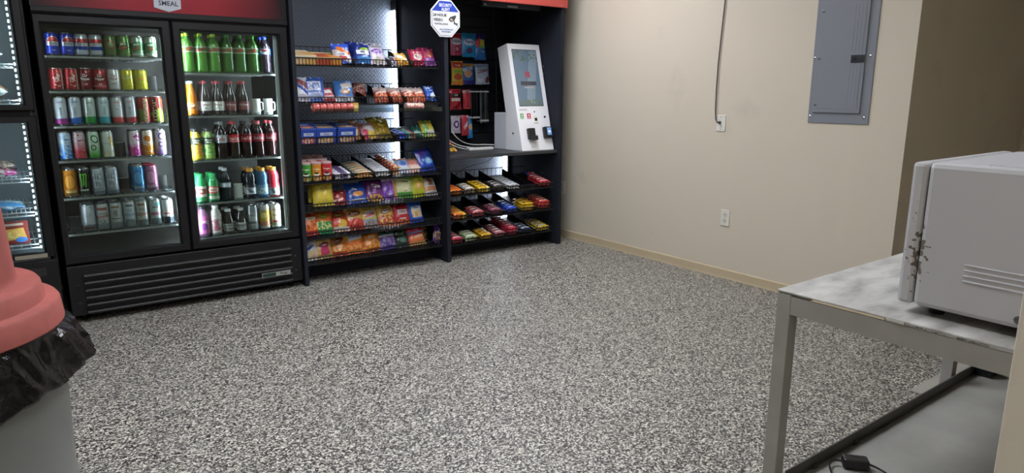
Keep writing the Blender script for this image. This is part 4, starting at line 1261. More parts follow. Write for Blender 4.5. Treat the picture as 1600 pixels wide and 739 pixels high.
# ================================================================ BOTTLES
PROF = {
 'soda': [(0.024, 0), (0.034, 0.006), (0.036, 0.02), (0.0355, 0.06), (0.0335, 0.085), (0.0335, 0.10), (0.0362, 0.118), (0.0362, 0.15), (0.033, 0.168), (0.024, 0.19), (0.0145, 0.206), (0.0125, 0.214), (0.0125, 0.218)],
 'glass': [(0.027, 0), (0.0325, 0.004), (0.0335, 0.02), (0.0335, 0.10), (0.031, 0.118), (0.023, 0.145), (0.016, 0.168), (0.0135, 0.185), (0.0130, 0.196)],
 'sport': [(0.03, 0), (0.035, 0.006), (0.036, 0.03), (0.036, 0.085), (0.0325, 0.098), (0.0325, 0.106), (0.036, 0.122), (0.0345, 0.146), (0.026, 0.166), (0.019, 0.174), (0.019, 0.178)],
 'juice': [(0.028, 0), (0.033, 0.005), (0.034, 0.03), (0.032, 0.06), (0.034, 0.09), (0.034, 0.125), (0.028, 0.15), (0.019, 0.168), (0.0165, 0.174), (0.0165, 0.178)],
 'milk': [(0.03, 0), (0.035, 0.005), (0.036, 0.02), (0.036, 0.115), (0.033, 0.135), (0.024, 0.152), (0.019, 0.158), (0.019, 0.162)],
 'water': [(0.027, 0), (0.032, 0.005), (0.033, 0.03), (0.031, 0.05), (0.033, 0.07), (0.033, 0.13), (0.029, 0.155), (0.018, 0.18), (0.0135, 0.188), (0.0135, 0.194)],
 'coffee': [(0.026, 0), (0.0305, 0.004), (0.0315, 0.02), (0.0315, 0.07), (0.029, 0.09), (0.019, 0.125), (0.0175, 0.142), (0.0175, 0.148)],
}
def liquid_mat(key, col, clear):
    if clear:
        return glass_mat('bottle_' + key, col, 1.5, 0.05)
    m = mat('bottle_' + key, col, 0.12, coat=0.4)
    return m
def bottle_proto(key, prof, liquid, cap, label, lz, texts=(), clear=False, cap_h=0.016, cap_r=None, fill=None):
    P = PROF[prof]
    o = MB().lathe(P, 24).build('drink_bottle', liquid_mat(key, liquid, clear), None, True)
    top = P[-1]
    cr = cap_r or top[0] + 0.0022
    cp_ = MB().lathe([(cr, top[1] - 0.006), (cr, top[1] - 0.006 + cap_h), (cr * 0.9, top[1] - 0.004 + cap_h), (0.001, top[1] - 0.004 + cap_h)], 18).build('cap', mat('cap_' + cap, cap, 0.4), o, True)
    if label:
        base, layers = label
        rr = [(r + 0.0007, z) for r, z in P if lz[0] < z < lz[1]]
        def rad(z):
            for (r0, z0), (r1, z1) in zip(P, P[1:]):
                if z0 <= z <= z1:
                    return r0 + (r1 - r0) * (z - z0) / (z1 - z0 + 1e-9)
            return P[0][0]
        pf = [(rad(lz[0]) + 0.0007, lz[0])] + rr + [(rad(lz[1]) + 0.0007, lz[1])]
        lb = MB().lathe(pf, 24, cap0=False, cap1=False).build('label', print_mat('label_' + key, base, layers, 0.35), o, True)
        for (s, cx, cy, th, c, mw, rot) in texts:
            R = rad(lz[0] + cy * (lz[1] - lz[0])) + 0.0016
            S = lambda a, b: ((rad(b) + 0.0016) * math.sin(a / R), -(rad(b) + 0.0016) * math.cos(a / R), b)
            H = lz[1] - lz[0]
            lettering(lb, s, S, cx * R, lz[0] + cy * H, th * H, c, mw * R, rot)
    if fill:
        q = [(max(r - 0.002, 0.001), z + 0.002) for r, z in P if z < fill[1]]
        MB().lathe(q, 20).build('drink', mat('drink_' + key, fill[0], 0.2), o, True)
    note_kids(o)
    return o
DEWL = ('4f9a3c', [('r', 0.5, 0.5, 0.24, 0.42, 12, 'b8c0b4'), ('r', 0.5, 0.5, 0.22, 0.3, 12, '2f6a34')])
BOT = {
 'lime_soda': ('soda', '55933a', 'b9d645', DEWL, (0.118, 0.155), [T('Mtn DEW', 0.5, 0.5, 'd84030', 1.6, 0, 0.2)]),
 'green_bottle': ('soda', '3f7030', '4f9c3e', DEWL, (0.118, 0.155), [T('Mtn DEW', 0.5, 0.5, 'd84030', 1.6, 0, 0.2)]),
 'blue_cap_cola': ('soda', '2a2430', '2b52c8', ('1c3cc0', [('e', 0.5, 0.5, 0.14, 0.45, 0, 'e0e2ea'), ('r', 0.5, 0.72, 0.12, 0.16, 0, 'b8362e')]), (0.118, 0.155), [T('PEPSI', 0.45, 0.3, '1a2a6a', 1.2)]),
 'orange_bottle': ('glass', 'c9731c', 'c8d2dc', ('c8742a', [('r', 0.5, 0.5, 0.22, 0.4, 0, 'd2905a'), ('e', 0.5, 0.45, 0.13, 0.3, 0, 'b05a20')]), (0.03, 0.082), [T('Crush', 0.6, 0.3, 'f0e8e0', 1.4, 0, 0.12)]),
 'white_label_soda': ('glass', '3a2f30', 'b04650', ('dcd8d4', [('e', 0.5, 0.5, 0.2, 0.36, 0, 'ece8e4')]), (0.03, 0.085), [T('Dr Pepper', 0.62, 0.26, '8a2432', 1.6), T('diet', 0.28, 0.16, '55555c', 0.7)]),
 'maroon_label_soda': ('glass', '332a2a', 'b04650', ('6a3034', [('e', 0.5, 0.5, 0.2, 0.36, 0, '8a5254')]), (0.03, 0.085), [T('Dr Pepper', 0.6, 0.26, 'e8dcdc', 1.6)]),
 'lemonade': ('juice', 'd6b23a', '2c2c2e', ('d9b43e', [('r', 0.5, 0.78, 0.3, 0.2, 0, '2c3a2c'), ('n', 6, 0.5, 'd08a3a', 0.5, 0.3, 0.3, 0.4)]), (0.03, 0.14), [T('Minute', 0.84, 0.10, 'f0ecd8', 1.2), T('Maid', 0.72, 0.10, 'f0ecd8', 0.9)]),
 'apple_juice': ('juice', '8aa458', '2c2c2e', ('a8bc7c', [('r', 0.5, 0.78, 0.3, 0.2, 0, '26362a'), ('n', 6, 0.5, '5c9a3c', 0.5, 0.3, 0.3, 0.4)]), (0.03, 0.14), [T('Minute', 0.84, 0.10, 'f0ecd8', 1.2), T('Maid', 0.72, 0.10, 'f0ecd8', 0.9)]),
 'silver_label_cola': ('soda', '1e1416', '8a9298', ('a8aeb4', [('r', 0.5, 0.5, 0.2, 0.3, 0, 'c0c4c8')]), (0.10, 0.15), [T('Coke', 0.5, 0.5, 'a02832', 1.4)]),
 'red_cola': ('soda', '22110f', 'c03a40', ('c02430', [('r', 0.5, 0.16, 0.5, 0.04, 0, 'e8d8d8')]), (0.10, 0.15), [T('Coca-Cola', 0.52, 0.42, 'f4ecec', 1.7)]),
 'dark_cap_cola': ('soda', '20100f', '262426', ('a82430', [('r', 0.5, 0.82, 0.5, 0.05, 0, '301416')]), (0.10, 0.15), [T('Coca-Cola', 0.5, 0.42, 'f0e6e6', 1.7)]),
 'rose_cap_cola': ('soda', '240f12', 'c04a58', ('8e2834', [('r', 0.5, 0.5, 0.24, 0.24, 0, 'a03844')]), (0.10, 0.15), [T('Coca-Cola', 0.5, 0.42, 'ecd8d8', 1.7)]),
 'dark_red_cola': ('soda', '240f12', 'b83e48', ('701c28', [('r', 0.5, 0.18, 0.5, 0.06, 0, '4a1018')]), (0.10, 0.15), [T('Coca-Cola', 0.5, 0.42, 'e6d0d0', 1.7)]),
 'green_cap_milk': ('milk', '2f9a5a', '2ea45c', ('e0dcd2', [('r', 0.5, 0.9, 0.5, 0.12, 0, '2f9a5a'), ('r', 0.5, 0.5, 0.2, 0.14, 0, 'b04848'), ('r', 0.5, 0.12, 0.5, 0.10, 0, '3c9c5c')]), (0.012, 0.13), [T('milk', 0.52, 0.14, 'f0ecdf', 1.0)]),
 'green_red_milk': ('milk', '2c8c54', '2ea45c', ('348a52', [('e', 0.5, 0.55, 0.2, 0.2, 0, 'b83e42'), ('e', 0.5, 0.55, 0.16, 0.12, 0, 'd8c0b0'), ('r', 0.5, 0.14, 0.3, 0.08, 0, 'c8c8b8')]), (0.012, 0.13), [T('malted', 0.55, 0.10, '6a2020', 1.1)]),
 'orange_cap_dark': ('sport', '20232c', 'd8983a', ('c0c6cc', [('r', 0.5, 0.85, 0.5, 0.16, 0, '20232c'), ('r', 0.5, 0.4, 0.05, 0.25, 20, '707880')]), (0.03, 0.09), [T('G', 0.4, 0.5, '3a4048', 0.6)]),
 'orange_cap_blue': ('sport', '3c6c94', 'dc9a3c', ('6a94b4', [('r', 0.5, 0.4, 0.22, 0.3, 0, 'a8c0d0'), ('r', 0.5, 0.4, 0.05, 0.25, 20, '5c7c98')]), (0.02, 0.085), [T('G', 0.4, 0.5, 'e8eef2', 0.6)]),
 'orange_cap_red': ('sport', 'c8303c', 'dc9a3c', ('b0b4b8', [('r', 0.5, 0.85, 0.5, 0.16, 0, 'c8303c'), ('r', 0.5, 0.4, 0.05, 0.25, 20, '707478')]), (0.012, 0.082), [T('G', 0.4, 0.5, '3a4048', 0.6)]),
 'pink_bottle': ('juice', '8a5a80', '1c1a1e', ('b85a98', [('r', 0.5, 0.5, 0.3, 0.2, 15, 'd8a8c8'), ('e', 0.5, 0.4, 0.12, 0.2, 0, '7a3a8a')]), (0.02, 0.13), [T('body', 0.7, 0.12, 'f0e0ec', 1.0)]),
 'white_pink_bottle': ('juice', 'c8c2bc', 'e0dcd6', ('d0c8c0', [('r', 0.5, 0.4, 0.12, 0.3, 10, 'a05868'), ('n', 8, 0.55, 'b89aa0')]), (0.02, 0.13), [T('CORE', 0.72, 0.12, '8a3a4a', 1.1)]),
 'coffee_bottle': ('coffee', '241c1a', 'd4d6d8', ('8a8c8a', [('r', 0.5, 0.5, 0.2, 0.3, 0, '5a5c5a')]), (0.018, 0.066), [T('COFFEE', 0.55, 0.2, 'd8d8d4', 1.3)]),
 'coffee_bottle_pale': ('coffee', '2a2422', 'd4d6d8', ('b8bab6', [('r', 0.5, 0.6, 0.18, 0.16, 0, '70726e')]), (0.018, 0.066), [T('COFFEE', 0.3, 0.2, '40423e', 1.3)]),
}
BKW = {'orange_cap_dark': dict(cap_h=0.02), 'orange_cap_blue': dict(cap_h=0.02), 'orange_cap_red': dict(cap_h=0.02), 'green_cap_milk': dict(cap_h=0.02), 'green_red_milk': dict(cap_h=0.02),
       'orange_bottle': dict(cap_h=0.014), 'coffee_bottle': dict(cap_h=0.014), 'coffee_bottle_pale': dict(cap_h=0.014)}
def water_proto():
    return bottle_proto('water', 'water', 'b8c4cc', 'c4ccd4', ('9aa4ac', [('r', 0.5, 0.5, 0.2, 0.3, 0, 'b8c0c8')]), (0.085, 0.115), [], True, fill=('5c666e', 0.15))
RROWS = [
 [('lime_soda', 'lime green soda bottle with yellow-green cap')] * 3 + [('green_bottle', 'green soda bottle with dark green cap')] * 3 + [('blue_cap_cola', 'dark cola bottle with blue cap')],
 [('orange_bottle', 'orange soda bottle with pale cap'), ('white_label_soda', 'dark bottle with white label'), ('white_label_soda', 'dark bottle with white label'), ('maroon_label_soda', 'dark bottle with maroon label'), ('maroon_label_soda', 'dark bottle with maroon label'), None, None],
 [('lemonade', 'yellow lemonade bottle'), ('apple_juice', 'green juice bottle'), ('silver_label_cola', 'cola bottle with silver label'), ('red_cola', 'cola bottle with bright red label'), ('dark_cap_cola', 'cola bottle with black cap'), ('rose_cap_cola', 'cola bottle with rose cap'), ('dark_red_cola', 'cola bottle with dark red label')],
 [('green_cap_milk', 'white and green milk bottle'), ('green_red_milk', 'green milk bottle with red oval'), ('water', 'clear water bottle'), None, ('orange_cap_dark', 'dark sports drink with orange cap'), ('orange_cap_blue', 'blue sports drink with orange cap'), ('orange_cap_red', 'red sports drink with orange cap')],
 [('pink_bottle', 'pink bottle with black cap'), ('white_pink_bottle', 'cream bottle with rose print'), ('coffee_bottle', 'dark coffee bottle with grey label'), ('coffee_bottle_pale', 'dark coffee bottle with pale label'), ('can:grey_tall', 'tall grey can'), ('can:yellow_tall', 'tall cream and yellow can'), ('can:white_tall', 'tall white and tan can')],
]
for ri, row in enumerate(RROWS):
    for ci, it in enumerate(row):
        if it is None:
            continue
        key, desc = it
        for d in range(2):
            if key.startswith('can:'):
                kk_ = key[4:]
                o = get('can', kk_, lambda: can_proto(kk_, *CANS[kk_]))
                cat = 'can'
            elif key == 'water':
                o = get('bottle', key, water_proto)
                cat = 'bottle'
            else:
                o = get('bottle', key, lambda: bottle_proto(key, *BOT[key], **BKW.get(key, {})))
                cat = 'bottle'
            o.location = (RXS[ci] + 0.0015 * random.uniform(-1, 1), 4.542 + d * 0.0775, RSH[ri])
            o.rotation_euler = (0, 0, -math.atan2(RXS[ci], 4.5) + random.uniform(-0.15, 0.15))
            tag(o, '%s, %s, %s lane, %s shelf, right door' % (desc, DEPTHW[d].replace('second back', 'behind'), ORD[ci], SHELFW[ri if ri < 4 else 5]), cat, 'drinks behind the right cooler door')

# ================================================================ BAGS AND PACKS
def pouch_surface(wd, ht, th, seed, seal=0.07):
    def S(u, v, side=-1, off=0.0):
        a, b = 2 * u - 1, 2 * v - 1
        bb = min(1.0, abs(b) / (1 - seal * 2))
        bulge = max(0.0, 1 - a * a) ** 0.55 * max(0.0, 1 - bb ** 4) ** 0.6
        hw = wd / 2 * (1 - 0.07 * max(0.0, 1 - b * b))
        n = noise.noise(Vector((a * 2.3 + seed, b * 2.6, seed * 1.7))) + 0.6 * noise.noise(Vector((a * 5 + seed, b * 5.5, seed)))
        y = side * (th / 2 * bulge * (1 + 0.42 * n) + 0.0012)
        y += 0.03 * wd * noise.noise(Vector((a * 1.4, b * 1.1, seed * 3.1))) * (0.4 + abs(b))
        if abs(b) > 1 - seal * 2:
            y += 0.006 * math.sin(a * 9 + seed) * (abs(b) - (1 - seal * 2)) / (seal * 2)
        z = ht * v + 0.012 * ht * noise.noise(Vector((a * 2, seed, b)))
        return Vector((a * hw, y + side * off, z))
    return S
def pouch(key, wd, ht, th, base, layers, texts=(), name='snack_bag', seed=None, rough=0.27, seal=0.07):
    seed = seed if seed is not None else (sum(ord(c) for c in key) % 97) * 0.37
    S = pouch_surface(wd, ht, th, seed, seal)
    nu, nv = (12, 15) if wd > 0.08 else (8, 8)
    mb = MB()
    for side in (-1, 1):
        o = len(mb.v)
        for j in range(nv + 1):
            for i in range(nu + 1):
                mb.v.append(S(i / nu, j / nv, side))
        for j in range(nv):
            for i in range(nu):
                p = o + j * (nu + 1) + i
                q = (p, p + 1, p + nu + 2, p + nu + 1)
                c = ((i / nu, j / nv), ((i + 1) / nu, j / nv), ((i + 1) / nu, (j + 1) / nv), (i / nu, (j + 1) / nv))
                if side == 1:
                    q, c = q[::-1], c[::-1]
                mb.f.append(q)
                mb.uv.append(c)
    W = nu + 1
    K = (nu + 1) * (nv + 1)
    rim = [i for i in range(W)] + [j * W + nu for j in range(1, nv + 1)] + [nv * W + i for i in range(nu - 1, -1, -1)] + [j * W for j in range(nv - 1, 0, -1)]
    for k in range(len(rim)):
        p, q = rim[k], rim[(k + 1) % len(rim)]
        mb.f.append((q, p, p + K, q + K))
        mb.uv.append(((0.02, 0.02),) * 4)
    o = mb.build(name, print_mat('pack_' + key, base, layers, rough), None, True, fix=False)
    for (s, cx, cy, th_, c, mw, rot) in texts:
        lettering(o, s, lambda a, b: S(a / wd + 0.5, b / ht, -1, 0.002), cx * wd / 2, cy * ht, th_ * ht, c, mw * wd / 2 if mw else None, rot)
    return o
def place(o, x, y, z, lean=20, yaw=0, roll=0):
    o.matrix_world = Matrix.Translation((x, y, z)) @ Matrix.Rotation(math.radians(yaw), 4, 'Z') @ Matrix.Rotation(math.radians(-lean), 4, 'X') @ Matrix.Rotation(math.radians(roll), 4, 'Y')
    o.rotation_mode = 'XYZ'
def carton(key, wd, dp, ht, base, layers, texts=(), name='snack_box'):
    o = MB().quadbox(-wd / 2, wd / 2, 0, dp, 0, ht).build(name, print_mat('carton_' + key, base, layers, 0.45), None, bevel=0.0015, seg=1)
    for (s, cx, cy, th_, c, mw, rot) in texts:
        lettering(o, s, lambda a, b: (a, -0.0008, b), cx * wd / 2, cy * ht, th_ * ht, c, mw * wd / 2, rot)
    return o
def E(cu, cv, ru, rv, col, rot=0):
    return ('e', cu, cv, ru, rv, rot, col)
def Rr(cu, cv, hu, hv, col, rot=0):
    return ('r', cu, cv, hu, hv, rot, col)
def chips(cv, hv, col, sc=7, thr=0.5, hu=0.6):
    return ('n', sc, thr, col, 0.5, cv, hu, hv)
# --- bags standing in the wire shelves: (shelf, x, width, height, thickness, base, layers, texts, lean, yaw, description)
BAGS = [
 # top shelf
 (0, 1.899, 0.125, 0.150, 0.045, '3a5cc4', [Rr(0.5, 0.35, 0.6, 0.22, 'd8d4d8', -12), Rr(0.6, 0.58, 0.4, 0.10, 'd8783a', -20), E(0.5, 0.22, 0.25, 0.1, 'b84a4a')], [T('Oreo', 0.40, 0.10, '2c3c8a', 1.0)], 30, -8, 'blue and white bag with orange stripe'),
 (0, 2.047, 0.150, 0.165, 0.05, '1f2f78', [Rr(0.5, 0.48, 0.32, 0.10, 'dfe4ea'), E(0.6, 0.62, 0.22, 0.08, '9ab83c'), Rr(0.55, 0.16, 0.35, 0.14, '3a78b8')], [T('Milk', 0.48, 0.09, '22307a', 0.9)], 32, -4, 'navy blue bag with white and green print'),
 (0, 2.161, 0.135, 0.170, 0.045, 'c4bccb', [Rr(0.5, 0.86, 0.6, 0.14, '9a9aa2'), E(0.5, 0.55, 0.34, 0.12, '8a5ab4'), Rr(0.5, 0.16, 0.3, 0.12, 'b0a89a')], [T('Planet', 0.55, 0.08, 'f0ecf4', 1.2)], 34, 6, 'clear-topped bag with purple oval'),
 (0, 2.283, 0.095, 0.085, 0.035, 'b9b9c4', [Rr(0.3, 0.5, 0.2, 0.4, '55505c'), Rr(0.7, 0.4, 0.15, 0.3, 'b05a68')], [], 48, 10, 'small grey and pink pack'),
 (0, 2.354, 0.100, 0.110, 0.035, 'd2a23a', [Rr(0.5, 0.50, 0.6, 0.12, 'e4dcc4', -25), Rr(0.5, 0.1, 0.5, 0.1, 'b8802a')], [], 40, 8, 'golden yellow bag with white band'),
 (0, 2.472, 0.125, 0.125, 0.05, 'b0304e', [E(0.5, 0.45, 0.28, 0.2, 'd8c0bc'), chips(0.45, 0.14, '8a6a5a', 9, 0.52, 0.24), Rr(0.5, 0.9, 0.5, 0.06, '8a1c3c')], [T('Nut', 0.72, 0.1, 'f0d8dc', 0.8)], 26, -4, 'crimson bag with pale nut picture'),
 (0, 2.588, 0.105, 0.130, 0.045, 'b43a6a', [E(0.5, 0.6, 0.26, 0.16, 'd0705a'), Rr(0.5, 0.2, 0.6, 0.2, '8a4a98')], [T('Mix', 0.82, 0.08, 'f0d8dc', 0.8)], 24, 6, 'magenta bag with purple base'),
 # second shelf
 (1, 1.593, 0.095, 0.165, 0.045, 'c9ccd4', [Rr(0.5, 0.75, 0.5, 0.12, '8a4a50', -20), Rr(0.5, 0.5, 0.6, 0.08, '2c4a9a', -25), Rr(0.5, 0.15, 0.4, 0.12, 'a8aab4')], [], 20, 4, 'white bag with red and blue bands'),
 (1, 1.696, 0.145, 0.165, 0.05, '3f62b0', [Rr(0.5, 0.6, 0.32, 0.2, 'c4ccdc'), Rr(0.5, 0.22, 0.34, 0.12, '9aa8c8'), chips(0.6, 0.2, '5a78b8', 8, 0.55, 0.3)], [T('Pop', 0.62, 0.12, '2c4a98', 0.9)], 20, -4, 'mid-blue bag with pale print'),
 (1, 1.791, 0.095, 0.105, 0.04, 'a84a50', [Rr(0.5, 0.62, 0.3, 0.12, 'd4ccd0'), Rr(0.5, 0.25, 0.5, 0.1, 'c89a98')], [], 32, 8, 'small red bag with white patch'),
 (1, 1.896, 0.130, 0.150, 0.045, '3f74b4', [Rr(0.65, 0.72, 0.3, 0.16, 'c4c0bc', 20), E(0.58, 0.40, 0.26, 0.13, '9a6a44'), E(0.58, 0.40, 0.14, 0.07, 'd8cbb8'), Rr(0.5, 0.10, 0.5, 0.1, 'b8bcc4')], [], 26, -14, 'blue bag with brown ring cookies'),
 (1, 2.576, 0.100, 0.115, 0.045, '2456b4', [Rr(0.55, 0.3, 0.25, 0.16, 'd4dce4', 20), Rr(0.3, 0.85, 0.2, 0.1, 'b8c4d4')], [T('Rice', 0.62, 0.1, 'e8ecf2', 0.9)], 26, 16, 'bright blue bag with white corner'),
 # third shelf
 (2, 1.943, 0.115, 0.140, 0.045, 'a8703f', [Rr(0.5, 0.4, 0.34, 0.2, 'd4ccc4', -14), chips(0.8, 0.16, 'd4b08a', 9, 0.5), Rr(0.5, 0.66, 0.3, 0.06, 'b84a34')], [], 36, -10, 'brown nut bag with white label'),
 (2, 2.067, 0.115, 0.130, 0.045, 'd2909f', [Rr(0.6, 0.62, 0.4, 0.16, 'e2dcdc', -20), Rr(0.6, 0.22, 0.3, 0.2, 'c8b03c', -10), Rr(0.3, 0.2, 0.14, 0.3, 'c83a5a')], [], 36, -6, 'pink and white bag with yellow corner'),
 (2, 2.185, 0.135, 0.155, 0.05, 'b09a36', [chips(0.45, 0.3, '8a6a2a', 9, 0.48, 0.5), E(0.5, 0.66, 0.24, 0.10, 'd4c43c'), Rr(0.5, 0.1, 0.5, 0.1, '77662c')], [T('Trail', 0.66, 0.08, '4a3a18', 1.0)], 32, 4, 'olive gold trail mix bag'),
 (2, 2.457, 0.095, 0.105, 0.035, '2c5a4c', [Rr(0.5, 0.28, 0.4, 0.12, '8ab4a4', -10)], [], 40, 4, 'dark green pack'),
 (2, 2.553, 0.120, 0.135, 0.045, 'c8c04a', [Rr(0.32, 0.5, 0.16, 0.5, '7ab05a', -12), E(0.6, 0.66, 0.24, 0.14, 'd8b03c'), Rr(0.6, 0.2, 0.3, 0.14, 'c4c4b0')], [], 34, 8, 'yellow and green snack bag'),
 # fourth shelf
 (3, 2.333, 0.115, 0.125, 0.045, '8fa8d4', [Rr(0.5, 0.22, 0.5, 0.2, 'ccd2de'), E(0.5, 0.56, 0.28, 0.14, '4a70b8'), Rr(0.5, 0.9, 0.5, 0.08, 'b08060')], [], 38, 4, 'pale blue and white snack pack'),
 (3, 2.433, 0.120, 0.120, 0.045, 'd8b0a0', [Rr(0.5, 0.6, 0.5, 0.14, 'c87a74', -8), Rr(0.5, 0.24, 0.4, 0.12, 'e0c8b8'), Rr(0.5, 0.88, 0.4, 0.1, 'a87050')], [], 42, 0, 'salmon pink snack pack'),
 (3, 2.537, 0.150, 0.175, 0.055, '2446a4', [E(0.6, 0.42, 0.28, 0.16, '6aa4d8'), E(0.6, 0.42, 0.2, 0.1, '9ac4e4'), Rr(0.35, 0.8, 0.3, 0.12, '503a90', 20)], [T('Chips', 0.44, 0.09, 'f0f4f8', 1.0, 0.15)], 26, 10, 'large royal-blue cookie bag'),
 # fifth shelf
 (4, 1.713, 0.150, 0.185, 0.055, 'd2be48', [Rr(0.5, 0.92, 0.6, 0.05, 'b09c34'), E(0.5, 0.38, 0.3, 0.14, 'e2cc52'), Rr(0.5, 0.06, 0.5, 0.06, 'b8a83c')], [T('LAYS', 0.66, 0.10, '7a2a24', 1.1, 0.05)], 16, -4, 'yellow potato chip bag with dark red word'),
 (4, 1.819, 0.115, 0.115, 0.04, '7a1c24', [E(0.55, 0.5, 0.22, 0.2, 'a84840'), Rr(0.6, 0.3, 0.18, 0.06, 'd8a89a', 25)], [], 36, -14, 'small maroon snack bag'),
 (4, 1.955, 0.155, 0.150, 0.045, '2448a0', [E(0.58, 0.42, 0.26, 0.13, 'd2904a'), E(0.46, 0.44, 0.1, 0.1, 'c07a38'), Rr(0.5, 0.14, 0.4, 0.05, 'b4c0d4')], [T('Ritz', 0.66, 0.12, 'e4e8f0', 1.0, -0.1, 0.06)], 28, -8, 'blue cracker bag with orange crackers'),
 (4, 2.092, 0.150, 0.180, 0.05, '552060', [Rr(0.5, 0.24, 0.6, 0.14, '7a3a80', 10), chips(0.12, 0.14, 'c8a044', 8, 0.48), Rr(0.5, 0.88, 0.5, 0.1, '3c1848')], [T('Takis', 0.60, 0.13, 'efe8f0', 1.3, 0.1)], 20, -4, 'dark purple chip bag with white word'),
 (4, 2.213, 0.135, 0.180, 0.05, '6f3fa4', [Rr(0.5, 0.85, 0.6, 0.10, 'c4bcd0'), chips(0.4, 0.4, '8a60b8', 7, 0.5), Rr(0.86, 0.4, 0.14, 0.36, 'c8945a', 6)], [T('POPPED', 0.84, 0.07, '4a3a70', 1.5), T('BBQ', 0.2, 0.10, 'd8d0e4', 0.8)], 18, 2, 'purple bag with white header band'),
 (4, 2.333, 0.150, 0.190, 0.055, 'cfd4a4', [Rr(0.5, 0.88, 0.6, 0.16, '4c9448', -8), Rr(0.5, 0.1, 0.5, 0.12, '5aa04e'), E(0.5, 0.42, 0.3, 0.12, 'dcdcb4')], [T('Calbee', 0.64, 0.09, '2c5a34', 1.4), T('snap', 0.26, 0.06, '3c7a44', 0.8)], 16, 2, 'cream and green snap-pea bag'),
 (4, 2.461, 0.125, 0.180, 0.05, 'aeb22e', [E(0.5, 0.46, 0.34, 0.16, 'd8a844'), E(0.4, 0.46, 0.1, 0.1, 'f0d490'), E(0.62, 0.5, 0.1, 0.09, 'e8c070'), Rr(0.5, 0.9, 0.5, 0.08, '8a9424')], [T('Corn', 0.68, 0.07, '5a4a18', 0.9)], 18, 8, 'yellow-green corn chip bag'),
 (4, 2.559, 0.125, 0.140, 0.05, 'c8c2bc', [Rr(0.5, 0.78, 0.18, 0.2, '9a6a44'), Rr(0.5, 0.36, 0.5, 0.12, 'b8805c'), Rr(0.5, 0.08, 0.5, 0.1, 'a8a4a8')], [T('BAKED', 0.58, 0.09, '4a4048', 1.3)], 26, 12, 'white bag with brown print'),
 # sixth shelf
 (5, 1.599, 0.105, 0.155, 0.045, 'c2532c', [Rr(0.5, 0.74, 0.42, 0.07, 'd4d4b8'), chips(0.4, 0.3, 'e08a4a', 8, 0.5), Rr(0.5, 0.1, 0.5, 0.1, 'b03030')], [T('Hot', 0.74, 0.06, '8a2a1c', 0.8)], 18, -2, 'orange-red bag with cream band'),
 (5, 1.697, 0.140, 0.165, 0.05, 'c8662a', [Rr(0.5, 0.24, 0.6, 0.26, '2c8a52'), chips(0.36, 0.2, 'c8c87a', 8, 0.5, 0.5), E(0.5, 0.74, 0.26, 0.10, '6a7a2c')], [T('Cheetos', 0.74, 0.08, 'e0b83a', 1.0)], 16, -4, 'orange bag with green lower half'),
 (5, 1.817, 0.145, 0.150, 0.05, 'b4482c', [E(0.64, 0.38, 0.26, 0.2, 'd8b44a'), Rr(0.6, 0.12, 0.4, 0.1, 'b8b4a8'), E(0.5, 0.78, 0.26, 0.09, '3c5a2c'), Rr(0.3, 0.5, 0.16, 0.2, 'c83a34', 20)], [T('Cheetos', 0.78, 0.07, 'e0a03a', 1.0)], 28, -12, 'rust red bag with yellow puff'),
 (5, 1.936, 0.140, 0.155, 0.05, 'cba45a', [E(0.5, 0.22, 0.6, 0.3, 'c84438'), E(0.5, 0.74, 0.36, 0.14, '8a5038', 8), chips(0.12, 0.14, '7a2a20', 9, 0.5)], [T('Fritos', 0.75, 0.10, 'f0e0c8', 1.2, 0, 0.12)], 20, -6, 'tan bag with red lower half'),
 (5, 2.044, 0.135, 0.150, 0.05, 'd2b668', [E(0.54, 0.66, 0.32, 0.16, 'b8bcc8', 14), Rr(0.54, 0.62, 0.3, 0.05, 'b83a34', 14), Rr(0.5, 0.2, 0.6, 0.22, '8a98a4'), chips(0.12, 0.2, '8a5a3c', 8, 0.5)], [T('Ruffles', 0.70, 0.08, '2c3a70', 1.1, 0.1, 0.2)], 20, -2, 'gold bag with silver-blue lower half'),
 (5, 2.175, 0.135, 0.150, 0.05, 'd4b25a', [E(0.5, 0.74, 0.32, 0.15, '8a4a44', 14), E(0.5, 0.74, 0.26, 0.11, 'c8bcb0', 14), chips(0.24, 0.3, 'b8584a', 6, 0.45)], [T('Ruffles', 0.75, 0.08, '5a3048', 1.0, 0, 0.2)], 20, -4, 'gold bag with rosy chips and oval'),
 (5, 2.305, 0.145, 0.150, 0.05, 'b02836', [Rr(0.55, 0.6, 0.3, 0.12, 'd8d0cc'), Rr(0.5, 0.94, 0.5, 0.06, '8a1824'), chips(0.1, 0.14, 'd08a4a', 8, 0.5), Rr(0.5, 0.28, 0.2, 0.03, 'd8b8b8')], [T('CHEEZ-IT', 0.60, 0.12, '8a1a26', 1.1, 0.1)], 18, 0, 'red cracker bag with white word panel'),
 (5, 2.428, 0.125, 0.160, 0.05, '2f5fb4', [Rr(0.5, 0.42, 0.34, 0.18, 'd4bc90'), Rr(0.5, 0.68, 0.34, 0.08, 'c8d0dc'), Rr(0.5, 0.08, 0.5, 0.1, '2848a4'), chips(0.38, 0.12, 'b88a54', 9, 0.5, 0.32)], [T('CHEX', 0.69, 0.09, '2a4a9a', 1.1)], 16, 4, 'blue bag with tan snack picture'),
 # bottom shelf
 (6, 1.587, 0.090, 0.170, 0.045, 'c2c2c6', [E(0.4, 0.55, 0.3, 0.06, '2c4a8a', 16), Rr(0.5, 0.26, 0.34, 0.14, 'c8b08a'), Rr(0.4, 0.72, 0.22, 0.12, '8a94a8')], [T('Pop', 0.72, 0.1, 'e8e8ec', 0.8)], 14, 4, 'white bag with blue swoosh'),
